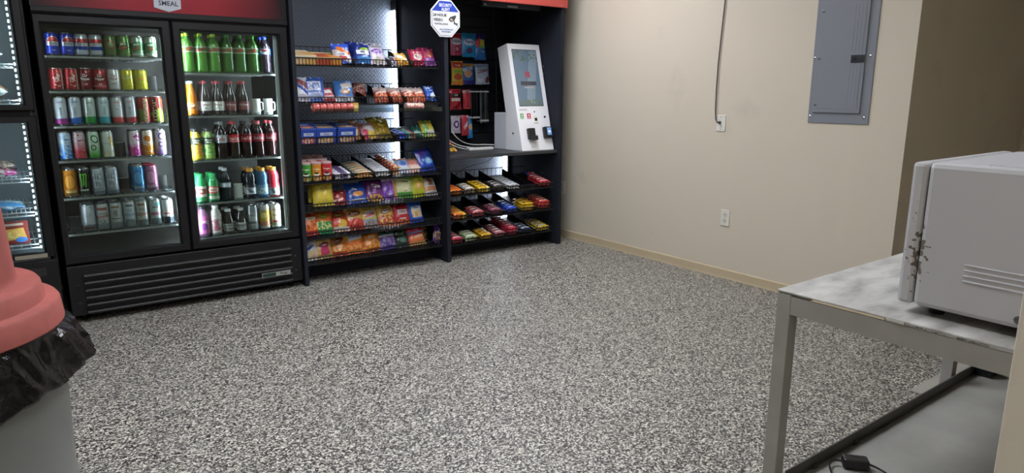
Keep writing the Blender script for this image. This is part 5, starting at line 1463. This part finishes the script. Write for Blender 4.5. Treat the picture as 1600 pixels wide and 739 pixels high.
 (6, 1.691, 0.135, 0.165, 0.05, 'c4a05c', [E(0.56, 0.56, 0.30, 0.12, '8a3050', 10), Rr(0.58, 0.32, 0.24, 0.16, 'b83a64', 4), Rr(0.5, 0.06, 0.5, 0.1, 'a88850')], [T('Bugles', 0.57, 0.08, 'e4ccb8', 1.0, 0.1, 0.12)], 18, -4, 'tan bag with magenta print'),
 (6, 1.807, 0.125, 0.145, 0.05, 'c8803c', [E(0.5, 0.74, 0.30, 0.14, '6a3a2c', 16), chips(0.3, 0.2, 'd89a4a', 7, 0.5), Rr(0.5, 0.1, 0.5, 0.12, 'a8442c')], [T('Grippos', 0.75, 0.08, 'e0c8a8', 1.1, 0, 0.2)], 26, -10, 'orange-brown bag with dark oval'),
 (6, 1.923, 0.150, 0.195, 0.055, 'd29a38', [Rr(0.5, 0.22, 0.6, 0.26, 'd8743a'), Rr(0.5, 0.9, 0.6, 0.1, 'a8642c'), Rr(0.55, 0.64, 0.36, 0.12, 'd8dce4', 6), chips(0.2, 0.16, 'e8a860', 7, 0.5)], [T('FUNYUNS', 0.64, 0.12, '2c4a9a', 1.3, 0.1, 0.08)], 14, -2, 'tall orange bag with blue and white word'),
 (6, 2.061, 0.145, 0.155, 0.05, 'c8702c', [chips(0.3, 0.3, 'e0a04a', 6, 0.48), E(0.5, 0.68, 0.36, 0.12, 'd88a3c'), Rr(0.5, 0.06, 0.5, 0.1, '9a4a24')], [T('SUN', 0.68, 0.13, 'f0e2cc', 1.1)], 22, 0, 'burnt orange chip bag'),
 (6, 2.188, 0.140, 0.155, 0.05, '5f4c8c', [Rr(0.5, 0.66, 0.6, 0.05, 'c4c8d0'), Rr(0.5, 0.86, 0.6, 0.16, '3a5a58'), E(0.56, 0.84, 0.26, 0.07, '1c2428'), chips(0.3, 0.28, '8a78b0', 4, 0.5), Rr(0.5, 0.06, 0.5, 0.1, '4a3a8a')], [T('Late', 0.84, 0.06, 'd0d4d4', 0.7, 0.1)], 22, 2, 'violet bag with dark green header'),
 (6, 2.299, 0.120, 0.150, 0.045, '24342f', [E(0.5, 0.74, 0.36, 0.12, '7a8468', 8), E(0.5, 0.76, 0.26, 0.08, '2c4238', 8), E(0.55, 0.36, 0.26, 0.14, '4c7068')], [], 28, -2, 'dark green snack bag'),
 (6, 2.428, 0.145, 0.155, 0.05, 'b8344a', [Rr(0.5, 0.62, 0.5, 0.05, '8a94c8', 4), Rr(0.55, 0.3, 0.5, 0.2, 'd87848', 6), Rr(0.6, 0.42, 0.3, 0.06, 'e4b49a', 6), Rr(0.5, 0.06, 0.5, 0.1, 'c89a5a')], [T('Andy', 0.76, 0.10, 'f0dcd8', 1.0)], 26, 0, 'red bag with orange and blue stripes'),
 (6, 2.500, 0.100, 0.140, 0.04, '2c2620', [chips(0.5, 0.4, '9a8448', 7, 0.48), Rr(0.5, 0.7, 0.3, 0.06, 'b8a468', 20)], [], 32, -20, 'black and gold bag'),
 (6, 2.583, 0.085, 0.150, 0.035, '583078', [chips(0.35, 0.24, '9a8a3c', 8, 0.5), Rr(0.6, 0.7, 0.2, 0.06, 'b09ac4', 30)], [T('Takis', 0.55, 0.10, 'c8b84a', 1.2, 0, 0.3)], 20, 20, 'narrow purple bag tilted against the divider'),
]
count = {}
for bi_, (lv, x, wd, ht, th, base, layers, texts, lean, yaw, desc) in enumerate(BAGS):
    x = min(max(x, 1.562 + wd / 2), 2.622 - wd * 0.48)
    OCC.setdefault(('S', lv), []).append((x - wd / 2, x + wd / 2))
    o = pouch('bag%02d' % bi_, wd, ht, th, base, layers, texts, seed=bi_ * 1.37)
    tilt = 28 if 'tilted' in desc else random.uniform(-3, 3)
    yy = 4.432 + 0.010 + th * 0.80
    if 'black and gold' in desc:
        yy += 0.08
    place(o, x, yy, SZ[lv] + 0.010 + (yy - 4.432) * SLOPE, lean, yaw, tilt)
    tag(o, '%s on the %s snack shelf' % (desc, SPLACE[lv]), 'snack bag', 'bags on the %s snack shelf' % SPLACE[lv])
    # one more of the same right behind it where the photograph shows a thick stack
    if bi_ in (1, 2, 6, 12, 14, 20, 23, 25, 28, 31, 32, 35, 37, 42):
        c2 = copy_tree(o)
        yb = yy + th * 1.25
        place(c2, x - 0.006, yb, SZ[lv] + 0.016 + (yb - 4.432) * SLOPE, lean + 4, yaw, tilt * 0.5)
        for ch in [q for q in COL.objects if q.parent == o]:
            copy_tree(ch, c2)
        tag(c2, 'second %s behind the first, %s snack shelf' % (desc, SPLACE[lv]), 'snack bag', 'bags on the %s snack shelf' % SPLACE[lv])

# --- cartons of small snacks on the top shelf
def on_shelf(o, z, x, back=0.012, yaw=0.0, lift=0.002):
    a = math.atan(SLOPE)
    o.matrix_world = Matrix.Translation((x, 4.432 + back, z + back * SLOPE + lift)) @ Matrix.Rotation(math.radians(yaw), 4, 'Z') @ Matrix.Rotation(a, 4, 'X')
tag(carton('cream', 0.150, 0.20, 0.062, 'cfa45e', [Rr(0.5, 0.84, 0.5, 0.16, 'd8cfb4'), Rr(0.3, 0.4, 0.2, 0.3, 'd8b88a')]), 'cream and tan snack carton, first on the top snack shelf', 'snack box')
on_shelf(bpy.data.objects['snack_box'], SZ[0], 1.623)
o = carton('amber', 0.175, 0.20, 0.052, 'b8622c', [Rr(0.5, 0.86, 0.5, 0.14, 'd8c08a'), Rr(0.35, 0.4, 0.3, 0.3, 'b04a34'), Rr(0.8, 0.4, 0.2, 0.3, 'd8943a')])
on_shelf(o, SZ[0], 1.782)
tag(o, 'orange-brown snack carton, second on the top snack shelf', 'snack box')

# --- red meat-snack packs on the second shelf and ledge
for k in range(4):
    x = (2.171, 2.285, 2.397, 2.486)[k]
    o = pouch('redpack%d' % (k % 3), 0.105, 0.12, 0.05, 'b85040', [Rr(0.5, 0.84, 0.6, 0.2, 'c4b4ae'), chips(0.3, 0.24, 'd88a5a', 8, 0.5), Rr(0.5, 0.55, 0.4, 0.06, 'e0c8b8', 8)], name='snack_bag', seed=40 + k)
    place(o, x, 4.478, SZ[1] + 0.012, 34, (-12, -4, 4, 8)[k], 0)
    tag(o, 'clear-topped red snack cake pack, %s from the blue cookie bag, second snack shelf' % ORD[k], 'snack bag', 'red packs on the second snack shelf')
o = pouch('redback', 0.11, 0.12, 0.05, 'a84a40', [chips(0.5, 0.4, 'c8a49a', 8, 0.5), Rr(0.5, 0.55, 0.4, 0.06, 'e0c8b8', 20)], seed=51)
place(o, 2.061, 4.62, SZ[1] + 0.05, 40, -20, 0)
tag(o, 'red wrapped snack pack lying back on the second snack shelf', 'snack bag')
RT = print_mat('red_roll', 'a83a38', [chips(0.5, 0.5, 'd08a84', 7, 0.55), ('r', 0.5, 0.5, 0.12, 0.5, 0, 'c8605a')], 0.3)
def roll(name, m, x, ln, r, lab, cat, grp, em=None):
    o = MB().lathe([(r * 0.55, -ln / 2 - 0.004), (r * 0.96, -ln / 2), (r, -ln / 2 + 0.004), (r, ln / 2 - 0.004), (r * 0.96, ln / 2), (r * 0.55, ln / 2 + 0.004)], 20).build(name, m, None, True)
    o.rotation_euler = (0, PI / 2, 0)
    o.location = (x, 4.394, 1.156 + r)
    cr_ = MB().lathe([(r * 0.2, -ln / 2 - 0.009), (r * 0.6, -ln / 2 - 0.003)], 12).build('crimped_end', mat('crimp_clear', 'c8b0ac', 0.25), o, True)
    return tag(o, lab, cat, grp)
for k in range(6):
    roll('wrapped_cake', RT, 1.655 + k * 0.047, 0.040, 0.030, 'round red wrapped snack, %s of six along the clear ledge' % ORD[k], 'snack', 'round red snacks on the clear ledge')
o = carton('ledge_yellow', 0.036, 0.04, 0.06, 'd2a83c', [Rr(0.5, 0.5, 0.3, 0.3, 'e4cc8a')])
o.location = (1.929, 4.372, 1.156)
tag(o, 'small yellow box at the end of the red snacks', 'snack box')
o = roll('donut_sleeve', print_mat('sleeve', 'd2b8a8', [('n', 12, 0.55, 'a8605a'), ('r', 0.5, 0.5, 0.02, 0.5, 0, 'c07068')], 0.35), 2.379, 0.135, 0.029, 'cream and red round snack sleeve lying on the clear ledge', 'snack sleeve', None)

# --- blue cookie boxes, tubes and trays
CK = [(1.610, 0.105, 'c84a4a'), (1.736, 0.135, 'b88a4a'), (1.881, 0.130, 'a8743c')]
for k, (x, wd, foot) in enumerate(CK):
    o = carton('cookie%d' % k, wd, 0.16, 0.105, '2444a0', [Rr(0.5, 0.62, 0.32, 0.10, 'b8c4dc'), Rr(0.5, 0.22, 0.40, 0.18, foot), chips(0.22, 0.16, 'e0d0b8', 10, 0.5, 0.4), Rr(0.5, 0.97, 0.5, 0.03, '4a70c8')], [T('Oreo', 0.63, 0.12, '22346e', 0.9)])
    on_shelf(o, SZ[2], max(x, 1.562 + wd / 2))
    tag(o, 'royal-blue cookie box, %s from the cooler on the third snack shelf' % ORD[k], 'snack box', 'blue cookie boxes on the third snack shelf')
TUBES = [('green', '3f9a3a', 1.597), ('orange', 'd28a2a', 1.668), ('red', 'c4323c', 1.740)]
for k, (nm, col, x) in enumerate(TUBES):
    for d in range(3):
        def mk(nm=nm, col=col):
            R = 0.0335
            o = MB().lathe([(R, 0), (R, 0.118)], 24, v0=0, v1=0.118).build('chip_tube', print_mat('tube_' + nm, col, [E(0.5, 0.42, 0.10, 0.10, 'e8e0d4'), E(0.5, 0.47, 0.085, 0.05, '2a2422'), E(0.5, 0.16, 0.16, 0.1, 'd8b06a')], 0.35), None, True)
            MB().lathe([(R * 1.03, 0.116), (R * 1.04, 0.124), (R * 0.98, 0.126), (R * 0.9, 0.122), (0.001, 0.122)], 24).build('tube_lid', mat('tube_lid', 'c9a8a8', 0.35), o, True)
            MB().lathe([(R * 1.01, 0), (R * 1.02, 0.002), (R * 1.01, 0.005)], 20).build('tube_base', ALU, o, True)
            S = lambda a, b: ((R + 0.001) * math.sin(a / R), -(R + 0.001) * math.cos(a / R), b)
            lettering(o, 'Pringles', S, 0, 0.118 * 0.70, 0.014, 'f0e6c8', 0.05)
            note_kids(o)
            return o
        o = get('tube', nm, mk)
        o.location = (x, 4.475 + d * 0.079, SZ[3] + 0.014 + d * 0.079 * SLOPE)
        o.rotation_euler = (math.atan(SLOPE) * 0.5, 0, -0.34)
        tag(o, '%s cardboard chip tube with pale lid, %s, fourth snack shelf' % (nm, ('front', 'middle', 'rearmost')[d]), 'chip tube', 'chip tubes on the fourth snack shelf')

# --- small flat packs laid in lanes down the sloping shelves
def bar_proto(key, wd, dp, th, base, layers, texts=()):
    return pouch('bar_' + key, wd, dp, th, base, layers, texts, name='candy_bar', seal=0.04)
BARN = {}
def lane(key, lv_z,  x, wd, rows, high, base, layers, desc, place_, texts=(), dp=0.045, th=0.022, name='candy_bar', up_first=0, cat='candy bar', start=0.010):
    a = math.atan(SLOPE)
    k = 0
    lk_ = ('S', SZ.index(lv_z)) if lv_z in SZ else ('K', KZ.index(lv_z))
    OCC.setdefault(lk_, []).append((x - wd / 2, x + wd / 2))
    for rr_ in range(rows):
        for h in range(high):
            o = get('bar', key, lambda: bar_proto(key, wd, dp, th, base, layers, texts))
            if ('bar', key) not in BARN:
                BARN[('bar', key)] = 1
                o.name = name
                note_kids(o)
            # lies flat: print up, long side across the lane
            s = start + rr_ * dp * 1.03
            pos = Vector((x, 4.432 + s * math.cos(a), lv_z + 0.003 + s * math.sin(a))) + Vector((0, -math.sin(a), math.cos(a))) * (th * 0.66 + h * th * 1.1)
            o.matrix_world = Matrix.Translation(pos) @ Matrix.Rotation(random.uniform(-0.05, 0.05), 4, 'Z') @ Matrix.Rotation(a - PI / 2, 4, 'X')
            tag(o, '%s, %s row, %s layer, %s' % (desc, ORD[rr_], ('bottom', 'second', 'third')[h], place_.replace('stacked on the ', '')), cat, '%ss %s' % (desc, place_))
            k += 1
P4 = 'stacked on the fourth snack shelf'
P3 = 'stacked on the third snack shelf'
lane('silver', SZ[3], 1.845, 0.130, 4, 2, 'c2c4cc', [Rr(0.5, 0.5, 0.2, 0.5, '5a4a70'), Rr(0.8, 0.5, 0.1, 0.4, 'e0e2e8')], 'silver and violet snack bar', P4)
lane('teal', SZ[3], 1.992, 0.140, 6, 2, '4f8288', [Rr(0.5, 0.14, 0.5, 0.2, 'd8a468'), Rr(0.5, 0.5, 0.3, 0.2, '6aa0a0')], 'teal and peach snack bar', P4)
lane('white', SZ[3], 2.144, 0.115, 7, 2, 'd2d3d6', [Rr(0.5, 0.5, 0.24, 0.2, '9aa4b4')], 'white snack bar', P4)
lane('stick', SZ[3], 2.246, 0.060, 7, 3, 'b43a40', [Rr(0.5, 0.5, 0.5, 0.14, 'd8c4a8', 45), Rr(0.5, 0.12, 0.5, 0.14, 'c89a6a')], 'red and cream striped snack stick', P4, cat='snack stick')
lane('sky', SZ[2], 2.305, 0.072, 4, 2, '7fa4d8', [Rr(0.5, 0.15, 0.5, 0.16, '3a54b8'), Rr(0.5, 0.6, 0.3, 0.2, 'c4d4ea')], 'sky-blue wrapped bar', P3)
lane('mint', SZ[2], 2.377, 0.066, 4, 2, '8fb4d4', [Rr(0.2, 0.2, 0.3, 0.2, '7ab88a'), Rr(0.8, 0.2, 0.3, 0.2, 'c8485a')], 'pale blue bar with red corner', P3)
KP = ['stacked on the top candy shelf', 'stacked on the middle candy shelf', 'stacked on the bottom candy shelf']
KW_ = 0.108
LANES = [
 (0, 2.751, 'orange', 'd2762c', [Rr(0.5, 0.5, 0.3, 0.2, 'b84a24')], 'orange candy bar', 3, 2, 0.105),
 (0, 2.868, 'brown', '8a847c', [Rr(0.5, 0.4, 0.34, 0.26, 'd4d0c8'), Rr(0.9, 0.5, 0.1, 0.5, 'c8a43c')], 'grey and white candy bar', 3, 2, 0.10),
 (0, 3.013, 'yellow', 'd8b428', [Rr(0.5, 0.5, 0.34, 0.2, '7a4a1c'), Rr(0.9, 0.2, 0.2, 0.3, 'e8dca4')], 'yellow candy bar', 4, 2, 0.112),
 (0, 3.150, 'coal', '3c3838', [Rr(0.5, 0.5, 0.36, 0.22, 'c8c4c0')], 'black and silver candy bar', 3, 2, 0.105),
 (0, 3.291, 'white', 'cdd0d4', [Rr(0.5, 0.5, 0.3, 0.16, '8a98a8')], 'white candy bar', 5, 2, 0.118),
 (0, 3.635, 'crimson', 'b4323c', [Rr(0.5, 0.5, 0.36, 0.2, 'd8c8c4')], 'crimson candy bar', 4, 2, 0.118),
 (1, 2.783, 'amber', 'd8742a', [Rr(0.85, 0.5, 0.16, 0.5, 'd8bc38'), Rr(0.4, 0.5, 0.3, 0.16, 'f0c060')], 'amber orange candy bar', 4, 2, 0.118),
 (1, 2.956, 'rose', 'b8545c', [Rr(0.5, 0.5, 0.4, 0.22, 'd4c4c0', 20)], 'rose and white candy bar', 3, 2, 0.112),
 (1, 3.124, 'plum', '7a3c50', [Rr(0.5, 0.5, 0.36, 0.16, 'b8848c')], 'plum candy bar', 3, 2, 0.118),
 (1, 3.285, 'blue', '2c4cb8', [Rr(0.5, 0.5, 0.3, 0.14, 'a8b8e0')], 'bright blue candy bar', 4, 2, 0.108),
 (1, 3.445, 'gold', 'd8b22c', [Rr(0.5, 0.46, 0.42, 0.2, '5a3018')], 'golden candy bag', 3, 3, 0.135),
 (1, 3.624, 'scarlet', 'c23a34', [Rr(0.5, 0.46, 0.42, 0.2, 'e4d0c4')], 'scarlet candy bag', 4, 3, 0.120),
 (2, 2.744, 'raspberry', 'b0283c', [Rr(0.5, 0.5, 0.34, 0.2, 'e0c8cc')], 'raspberry red candy bar', 4, 2, 0.10),
 (2, 2.894, 'lime', 'a4b48a', [Rr(0.5, 0.5, 0.36, 0.2, 'e0e2d4'), Rr(0.9, 0.4, 0.1, 0.4, 'b8a43c')], 'pale green candy bar', 3, 2, 0.112),
 (2, 3.029, 'sun', 'd2a428', [Rr(0.5, 0.5, 0.3, 0.16, '8a4a1c')], 'sunny yellow candy bar', 3, 2, 0.11),
 (2, 3.168, 'pinkish', 'a8646c', [Rr(0.5, 0.5, 0.36, 0.2, 'd8ccc4')], 'dusty pink candy bar', 4, 2, 0.105),
 (2, 3.279, 'cherry', 'b23a4a', [Rr(0.5, 0.5, 0.3, 0.16, 'd89aa0')], 'cherry red candy bar', 6, 3, 0.10),
 (2, 3.426, 'navy', '2c3850', [Rr(0.5, 0.5, 0.4, 0.22, 'c4ccd4')], 'navy and white candy bar', 3, 2, 0.11),
 (2, 3.613, 'lemon', 'd4b83c', [Rr(0.4, 0.5, 0.36, 0.24, '24406a'), Rr(0.4, 0.5, 0.26, 0.10, 'd8dce0')], 'yellow and navy candy bar', 4, 2, 0.125),
]
for (lv, x, key, base, layers, desc, rows, high, wd) in LANES:
    xs = sorted(l[1] for l in LANES if l[0] == lv)
    i = xs.index(x)
    lo = (xs[i - 1] + x) / 2 if i else 2.688
    hi = (xs[i + 1] + x) / 2 if i + 1 < len(xs) else 3.705
    if hi - lo > 0.16:
        lo, hi = max(lo, x - 0.08), min(hi, x + 0.08)
    x, wd = (lo + hi) / 2, min(wd, hi - lo - 0.010)
    lane('k_' + key + str(lv), KZ[lv], x, wd, rows, high, base, layers, desc, KP[lv])
o = pouch('bluecandy', 0.10, 0.09, 0.03, '2c5ab4', [Rr(0.4, 0.5, 0.3, 0.3, 'b83a44', 20), Rr(0.7, 0.6, 0.2, 0.2, 'd8c8c0')], seed=61, name='candy_bag')
place(o, 3.648, 4.60, KZ[0] + 0.062, 62, 6, 0)
tag(o, 'blue and red candy bag lying behind the crimson bars', 'candy bag')

OCC.setdefault(('S', 3), []).append((1.56, 1.776))
for bx_ in ((1.623, 0.15), (1.782, 0.175)):
    OCC[('S', 0)].append((bx_[0] - bx_[1] / 2, bx_[0] + bx_[1] / 2))
for (x, wd, foot) in CK:
    OCC[('S', 2)].append((x - wd / 2, x + wd / 2))
for x in (2.171, 2.285, 2.397, 2.486):
    OCC[('S', 1)].append((x - 0.052, x + 0.052))
# a thin divider panel in every gap between neighbouring lanes
DIVM = {}
for lk_, iv in OCC.items():
    s = SHELF[lk_]
    iv = sorted(iv, key=lambda q: q[0] + q[1])
    for (a0, a1), (b0, b1) in zip(iv, iv[1:]):
        if b0 - a1 > 0.004:
            lip, depth = (0.046 if lk_[0] == 'S' else 0.034), 0.40
            zr = depth * SLOPE
            if lip not in DIVM:
                DIVM[lip] = MB().prism([(0.003, 0.0), (0.003, lip), (depth, zr + 0.055), (depth, zr)], -0.0012, 0.0012, 'x').build('divider', mat('deck_black', '141517', 0.4), s)
                o = DIVM[lip]
            else:
                o = DIVM[lip].copy()
                COL.objects.link(o)
                o.parent = s
            o.location = ((a1 + b0) / 2 - s.location.x, 0, 0)

# --- pegged bags on the slatted back
PEG = [
 (3.20, 1.685, 0.125, 0.185, 'b8486e', [Rr(0.5, 0.85, 0.5, 0.12, 'c03a44'), E(0.5, 0.62, 0.42, 0.16, 'd8d0e0'), E(0.5, 0.28, 0.24, 0.14, '8a2c50'), E(0.5, 0.28, 0.14, 0.09, 'd8a0b4')], [T('Nerds', 0.63, 0.13, '3a3a9a', 1.5)], 'pink pegged candy bag with purple word, top row'),
 (3.315, 1.68, 0.150, 0.200, '2f94d0', [E(0.5, 0.62, 0.4, 0.14, 'cfdcf0'), E(0.5, 0.28, 0.2, 0.12, '1c5a9a'), E(0.5, 0.28, 0.12, 0.08, 'a83a68')], [T('Nerds', 0.64, 0.13, '2a4aa8', 1.5, 0, -0.06)], 'bright blue pegged candy bag, top row'),
 (3.445, 1.67, 0.120, 0.220, '3a74bc', [Rr(0.5, 0.9, 0.5, 0.1, '4a3a90'), Rr(0.3, 0.66, 0.24, 0.14, 'c84a44', 20), Rr(0.65, 0.62, 0.2, 0.16, 'd2c84a'), E(0.6, 0.5, 0.2, 0.06, '7ab04a')], [T('Sour', 0.34, 0.07, 'e0e8f0', 1.0, 0.3)], 'blue pegged bag with red and yellow pictures, top row'),
 (3.195, 1.445, 0.120, 0.200, 'd2b43c', [Rr(0.5, 0.84, 0.5, 0.12, 'c84a34'), E(0.5, 0.34, 0.34, 0.14, 'c8603a'), Rr(0.5, 0.56, 0.34, 0.06, '8ab83c'), Rr(0.5, 0.08, 0.5, 0.08, 'd88a34')], [T('Trolli', 0.82, 0.08, 'f0e4c0', 1.3)], 'yellow and red pegged bag, middle row'),
 (3.31, 1.44, 0.150, 0.180, '3f70b0', [Rr(0.5, 0.92, 0.5, 0.06, 'c8923c'), E(0.5, 0.52, 0.3, 0.2, 'd8a88a'), Rr(0.5, 0.74, 0.36, 0.08, 'b8d0e4', 10), Rr(0.5, 0.1, 0.5, 0.1, '44408a')], [T('Gold', 0.74, 0.08, '2a4a8a', 1.1, 0, 0.1)], 'blue pegged bag with tan face, middle row'),
 (3.455, 1.44, 0.150, 0.175, 'b4c4d8', [Rr(0.5, 0.9, 0.5, 0.08, '8aa4c8'), Rr(0.5, 0.62, 0.4, 0.02, 'b03a44', 10), E(0.82, 0.22, 0.14, 0.16, '8a4a40'), Rr(0.3, 0.2, 0.2, 0.1, 'd4dce8')], [T('Combos', 0.72, 0.14, '6a1c34', 1.7, 0, 0.08)], 'silver-blue pegged bag with maroon word, middle row'),
 (3.185, 1.225, 0.118, 0.175, 'b02c34', [Rr(0.5, 0.68, 0.44, 0.1, '2c2422'), Rr(0.5, 0.48, 0.4, 0.07, 'd0c4bc'), Rr(0.5, 0.14, 0.4, 0.1, '8a2028', 30)], [T('JACK', 0.69, 0.09, 'e8dcd0', 1.1)], 'red jerky bag with black panel, third row'),
 (3.292, 1.225, 0.085, 0.165, 'b83a44', [Rr(0.5, 0.9, 0.5, 0.06, '9a948e'), Rr(0.5, 0.5, 0.06, 0.4, '8a2430')], [], 'narrow red pegged pack, third row'),
 (3.18, 1.01, 0.100, 0.150, 'c4bcc8', [E(0.5, 0.5, 0.3, 0.22, '5a4484'), E(0.5, 0.5, 0.16, 0.12, 'd8ccdc')], [], 'white pegged pack with purple disc, bottom row'),
 (3.27, 1.0, 0.078, 0.175, 'b83a48', [Rr(0.5, 0.5, 0.3, 0.1, 'd8a8a8', 30)], [T('55', 0.5, 0.14, 'e8d4d4', 0.8)], 'red pegged pack, bottom row'),
 (3.332, 0.985, 0.055, 0.195, '2f8ac4', [E(0.5, 0.5, 0.34, 0.14, 'c8a878')], [], 'thin bright blue pegged pack, bottom row'),
]
PEGY = 5.13
for k, (x, z, wd, ht, base, layers, texts, lab) in enumerate(PEG):
    xx, zz = 0.98 * x + 0.0, z
    o = pouch('peg%02d' % k, wd, ht, 0.035, base, layers, texts, seed=70 + k, name='pegged_bag')
    place(o, x, PEGY - 0.016 * (k % 2), z - ht / 2, 3, 0, random.uniform(-2, 2))
    tag(o, lab, 'snack bag', 'pegged bags on the slatted back')
    hk = tag(empty('peg_hook', (x, 5.181, z + ht / 2 - 0.012)), 'steel peg hook holding the %s' % lab.split(',')[0].replace(' pegged', ''), 'hook', 'peg hooks on slatted back')
    MB().tube([(0, 0, 0), (0, -0.09, 0.0), (0, -0.10, 0.008)], 0.0025).build('prong', CHROME, hk, True)
    box('clip', mat('clip_steel', '8a8c90', 0.3, metal=0.8), -0.012, 0.012, -0.003, 0.0, -0.012, 0.010, hk)
# two clear hanging tubes with sticks
for k, x in enumerate((3.372, 3.468)):
    t = tag(empty('clear_dispenser', (x, 5.135, 1.03)), ('clear plastic hanging dispenser with dark sticks beside the red packs', 'clear plastic hanging dispenser, nearly empty, nearest the kiosk')[k], 'dispenser', 'clear hanging dispensers')
    h = (0.27, 0.30)[k]
    zb = (0.01, -0.02)[k]
    box('shell', ACRYL, -0.045, 0.045, -0.03, 0.03, zb, zb + h, t, 0.004)
    for a in ((-0.036, 0.0, 0.036) if k == 0 else (-0.03, 0.03)):
        MB().lathe([(0.009, zb + 0.006), (0.009, zb + h - 0.01), (0.004, zb + h - 0.004)], 10, a * 0.8, -0.006).build('stick', mat('stick_%d' % k, ('3a3c42', '9a9ea4')[k], 0.3), t, True)
    box('end_band', mat('band_pale', 'b8bcc0', 0.3), -0.046, 0.046, -0.031, 0.031, zb + 0.02, zb + 0.034, t)
    box('end_band', mat('band_pale', 'b8bcc0', 0.3), -0.046, 0.046, -0.031, 0.031, zb + h - 0.026, zb + h - 0.014, t)
    MB().tube([(0, 0.046, zb + h), (0, 0.0, zb + h + 0.004), (0, -0.02, zb + h + 0.002)], 0.003).build('hanger', CHROME, t, True)
# loose packs on the counter
o = pouch('counter_red', 0.12, 0.085, 0.04, 'c83a4c', [Rr(0.5, 0.5, 0.3, 0.2, 'e0a0a0', 20)], seed=88)
place(o, 2.755, 4.61, 0.885, 55, -10, 4)
tag(o, 'small red bag on top of the yellow bag on the counter', 'snack bag')
o = pouch('counter_yellow', 0.125, 0.10, 0.05, 'c89a3a', [Rr(0.45, 0.3, 0.34, 0.16, '2c2620', 8), Rr(0.5, 0.75, 0.5, 0.1, 'd8c06a')], seed=89)
place(o, 2.765, 4.53, 0.842, 60, 8, 0)
tag(o, 'yellow and black bag on the counter beside the divider', 'snack bag')

# ================================================================ FOOD IN THE NARROW COOLER
def wrap_pack(x, y, z, wd, dp, ht, base, layers, lab, cat='food pack', yaw=0.0, seed=3):
    o = pouch('food%d' % seed, wd, dp, ht, base, layers, seed=seed, name='food_pack', rough=0.2)
    o.matrix_world = Matrix.Translation((x, y, z + ht / 2 + 0.002)) @ Matrix.Rotation(yaw, 4, 'Z') @ Matrix.Rotation(-PI / 2 + 0.06, 4, 'X')
    return tag(o, lab, cat, 'food packs in the narrow cooler')
wrap_pack(-0.06, 4.53, FSH[0], 0.22, 0.15, 0.085, 'd8d4d0', [E(0.5, 0.4, 0.3, 0.25, 'b0484a'), Rr(0.5, 0.14, 0.5, 0.08, 'c8c8cc')], 'white and red wrapped sandwich on the upper cooler shelf', seed=101)
wrap_pack(-0.05, 4.53, FSH[1], 0.20, 0.15, 0.075, 'a87a54', [('n', 6, 0.5, 'd2b490'), Rr(0.5, 0.1, 0.5, 0.1, 'c8ccd0')], 'brown bread roll pack at the foot of the upper door', seed=102)
o = MB().lathe([(0.055, 0), (0.06, 0.005), (0.065, 0.075), (0.064, 0.08), (0.001, 0.08)], 20).build('food_tub', print_mat('tub', 'c8ccd0', [('r', 0.5, 0.5, 0.2, 0.3, 0, 'a83a40')], 0.35), None, True)
o.location = (-0.25, 4.60, FSH[0])
tag(o, 'white round tub with red label on the upper cooler shelf', 'food tub', 'food packs in the narrow cooler')
wrap_pack(-0.07, 4.52, FSH[2], 0.22, 0.16, 0.05, 'c85a9a', [('n', 5, 0.52, 'd8cfc4'), Rr(0.5, 0.65, 0.5, 0.2, '8a7a70')], 'pink and white frozen burrito on the lower cooler shelf', seed=103)
wrap_pack(-0.065, 4.54, FSH[2] + 0.046, 0.20, 0.15, 0.035, 'b8a898', [('n', 5, 0.5, '7a6a64')], 'tan wrapped pack on top of the pink burrito', seed=104)
wrap_pack(-0.06, 4.52, FSH[3], 0.22, 0.16, 0.045, '8aa4b8', [('n', 5, 0.52, 'c8d0d4'), Rr(0.5, 0.2, 0.5, 0.1, '4a88b8')], 'blue and white frozen pack on the middle cooler shelf', seed=105)
o = carton('frozen', 0.21, 0.03, 0.125, '7a241e', [Rr(0.5, 0.42, 0.42, 0.24, 'c89a4a', 6), ('n', 8, 0.5, 'd8c07a', 0.45, 0.42, 0.36, 0.2), E(0.82, 0.18, 0.13, 0.12, '3a74b8'), Rr(0.6, 0.86, 0.3, 0.05, 'b8a89a')], [T('Red', 0.84, 0.12, 'e8d8cc', 0.5, -0.6)], name='frozen_meal_box')
o.location = (-0.055, 4.53, FSH[4] + 0.002)
o.rotation_euler = (-0.08, 0, 0.05)
tag(o, 'dark red frozen meal box with food picture on the lowest shelf', 'food box', 'food packs in the narrow cooler')
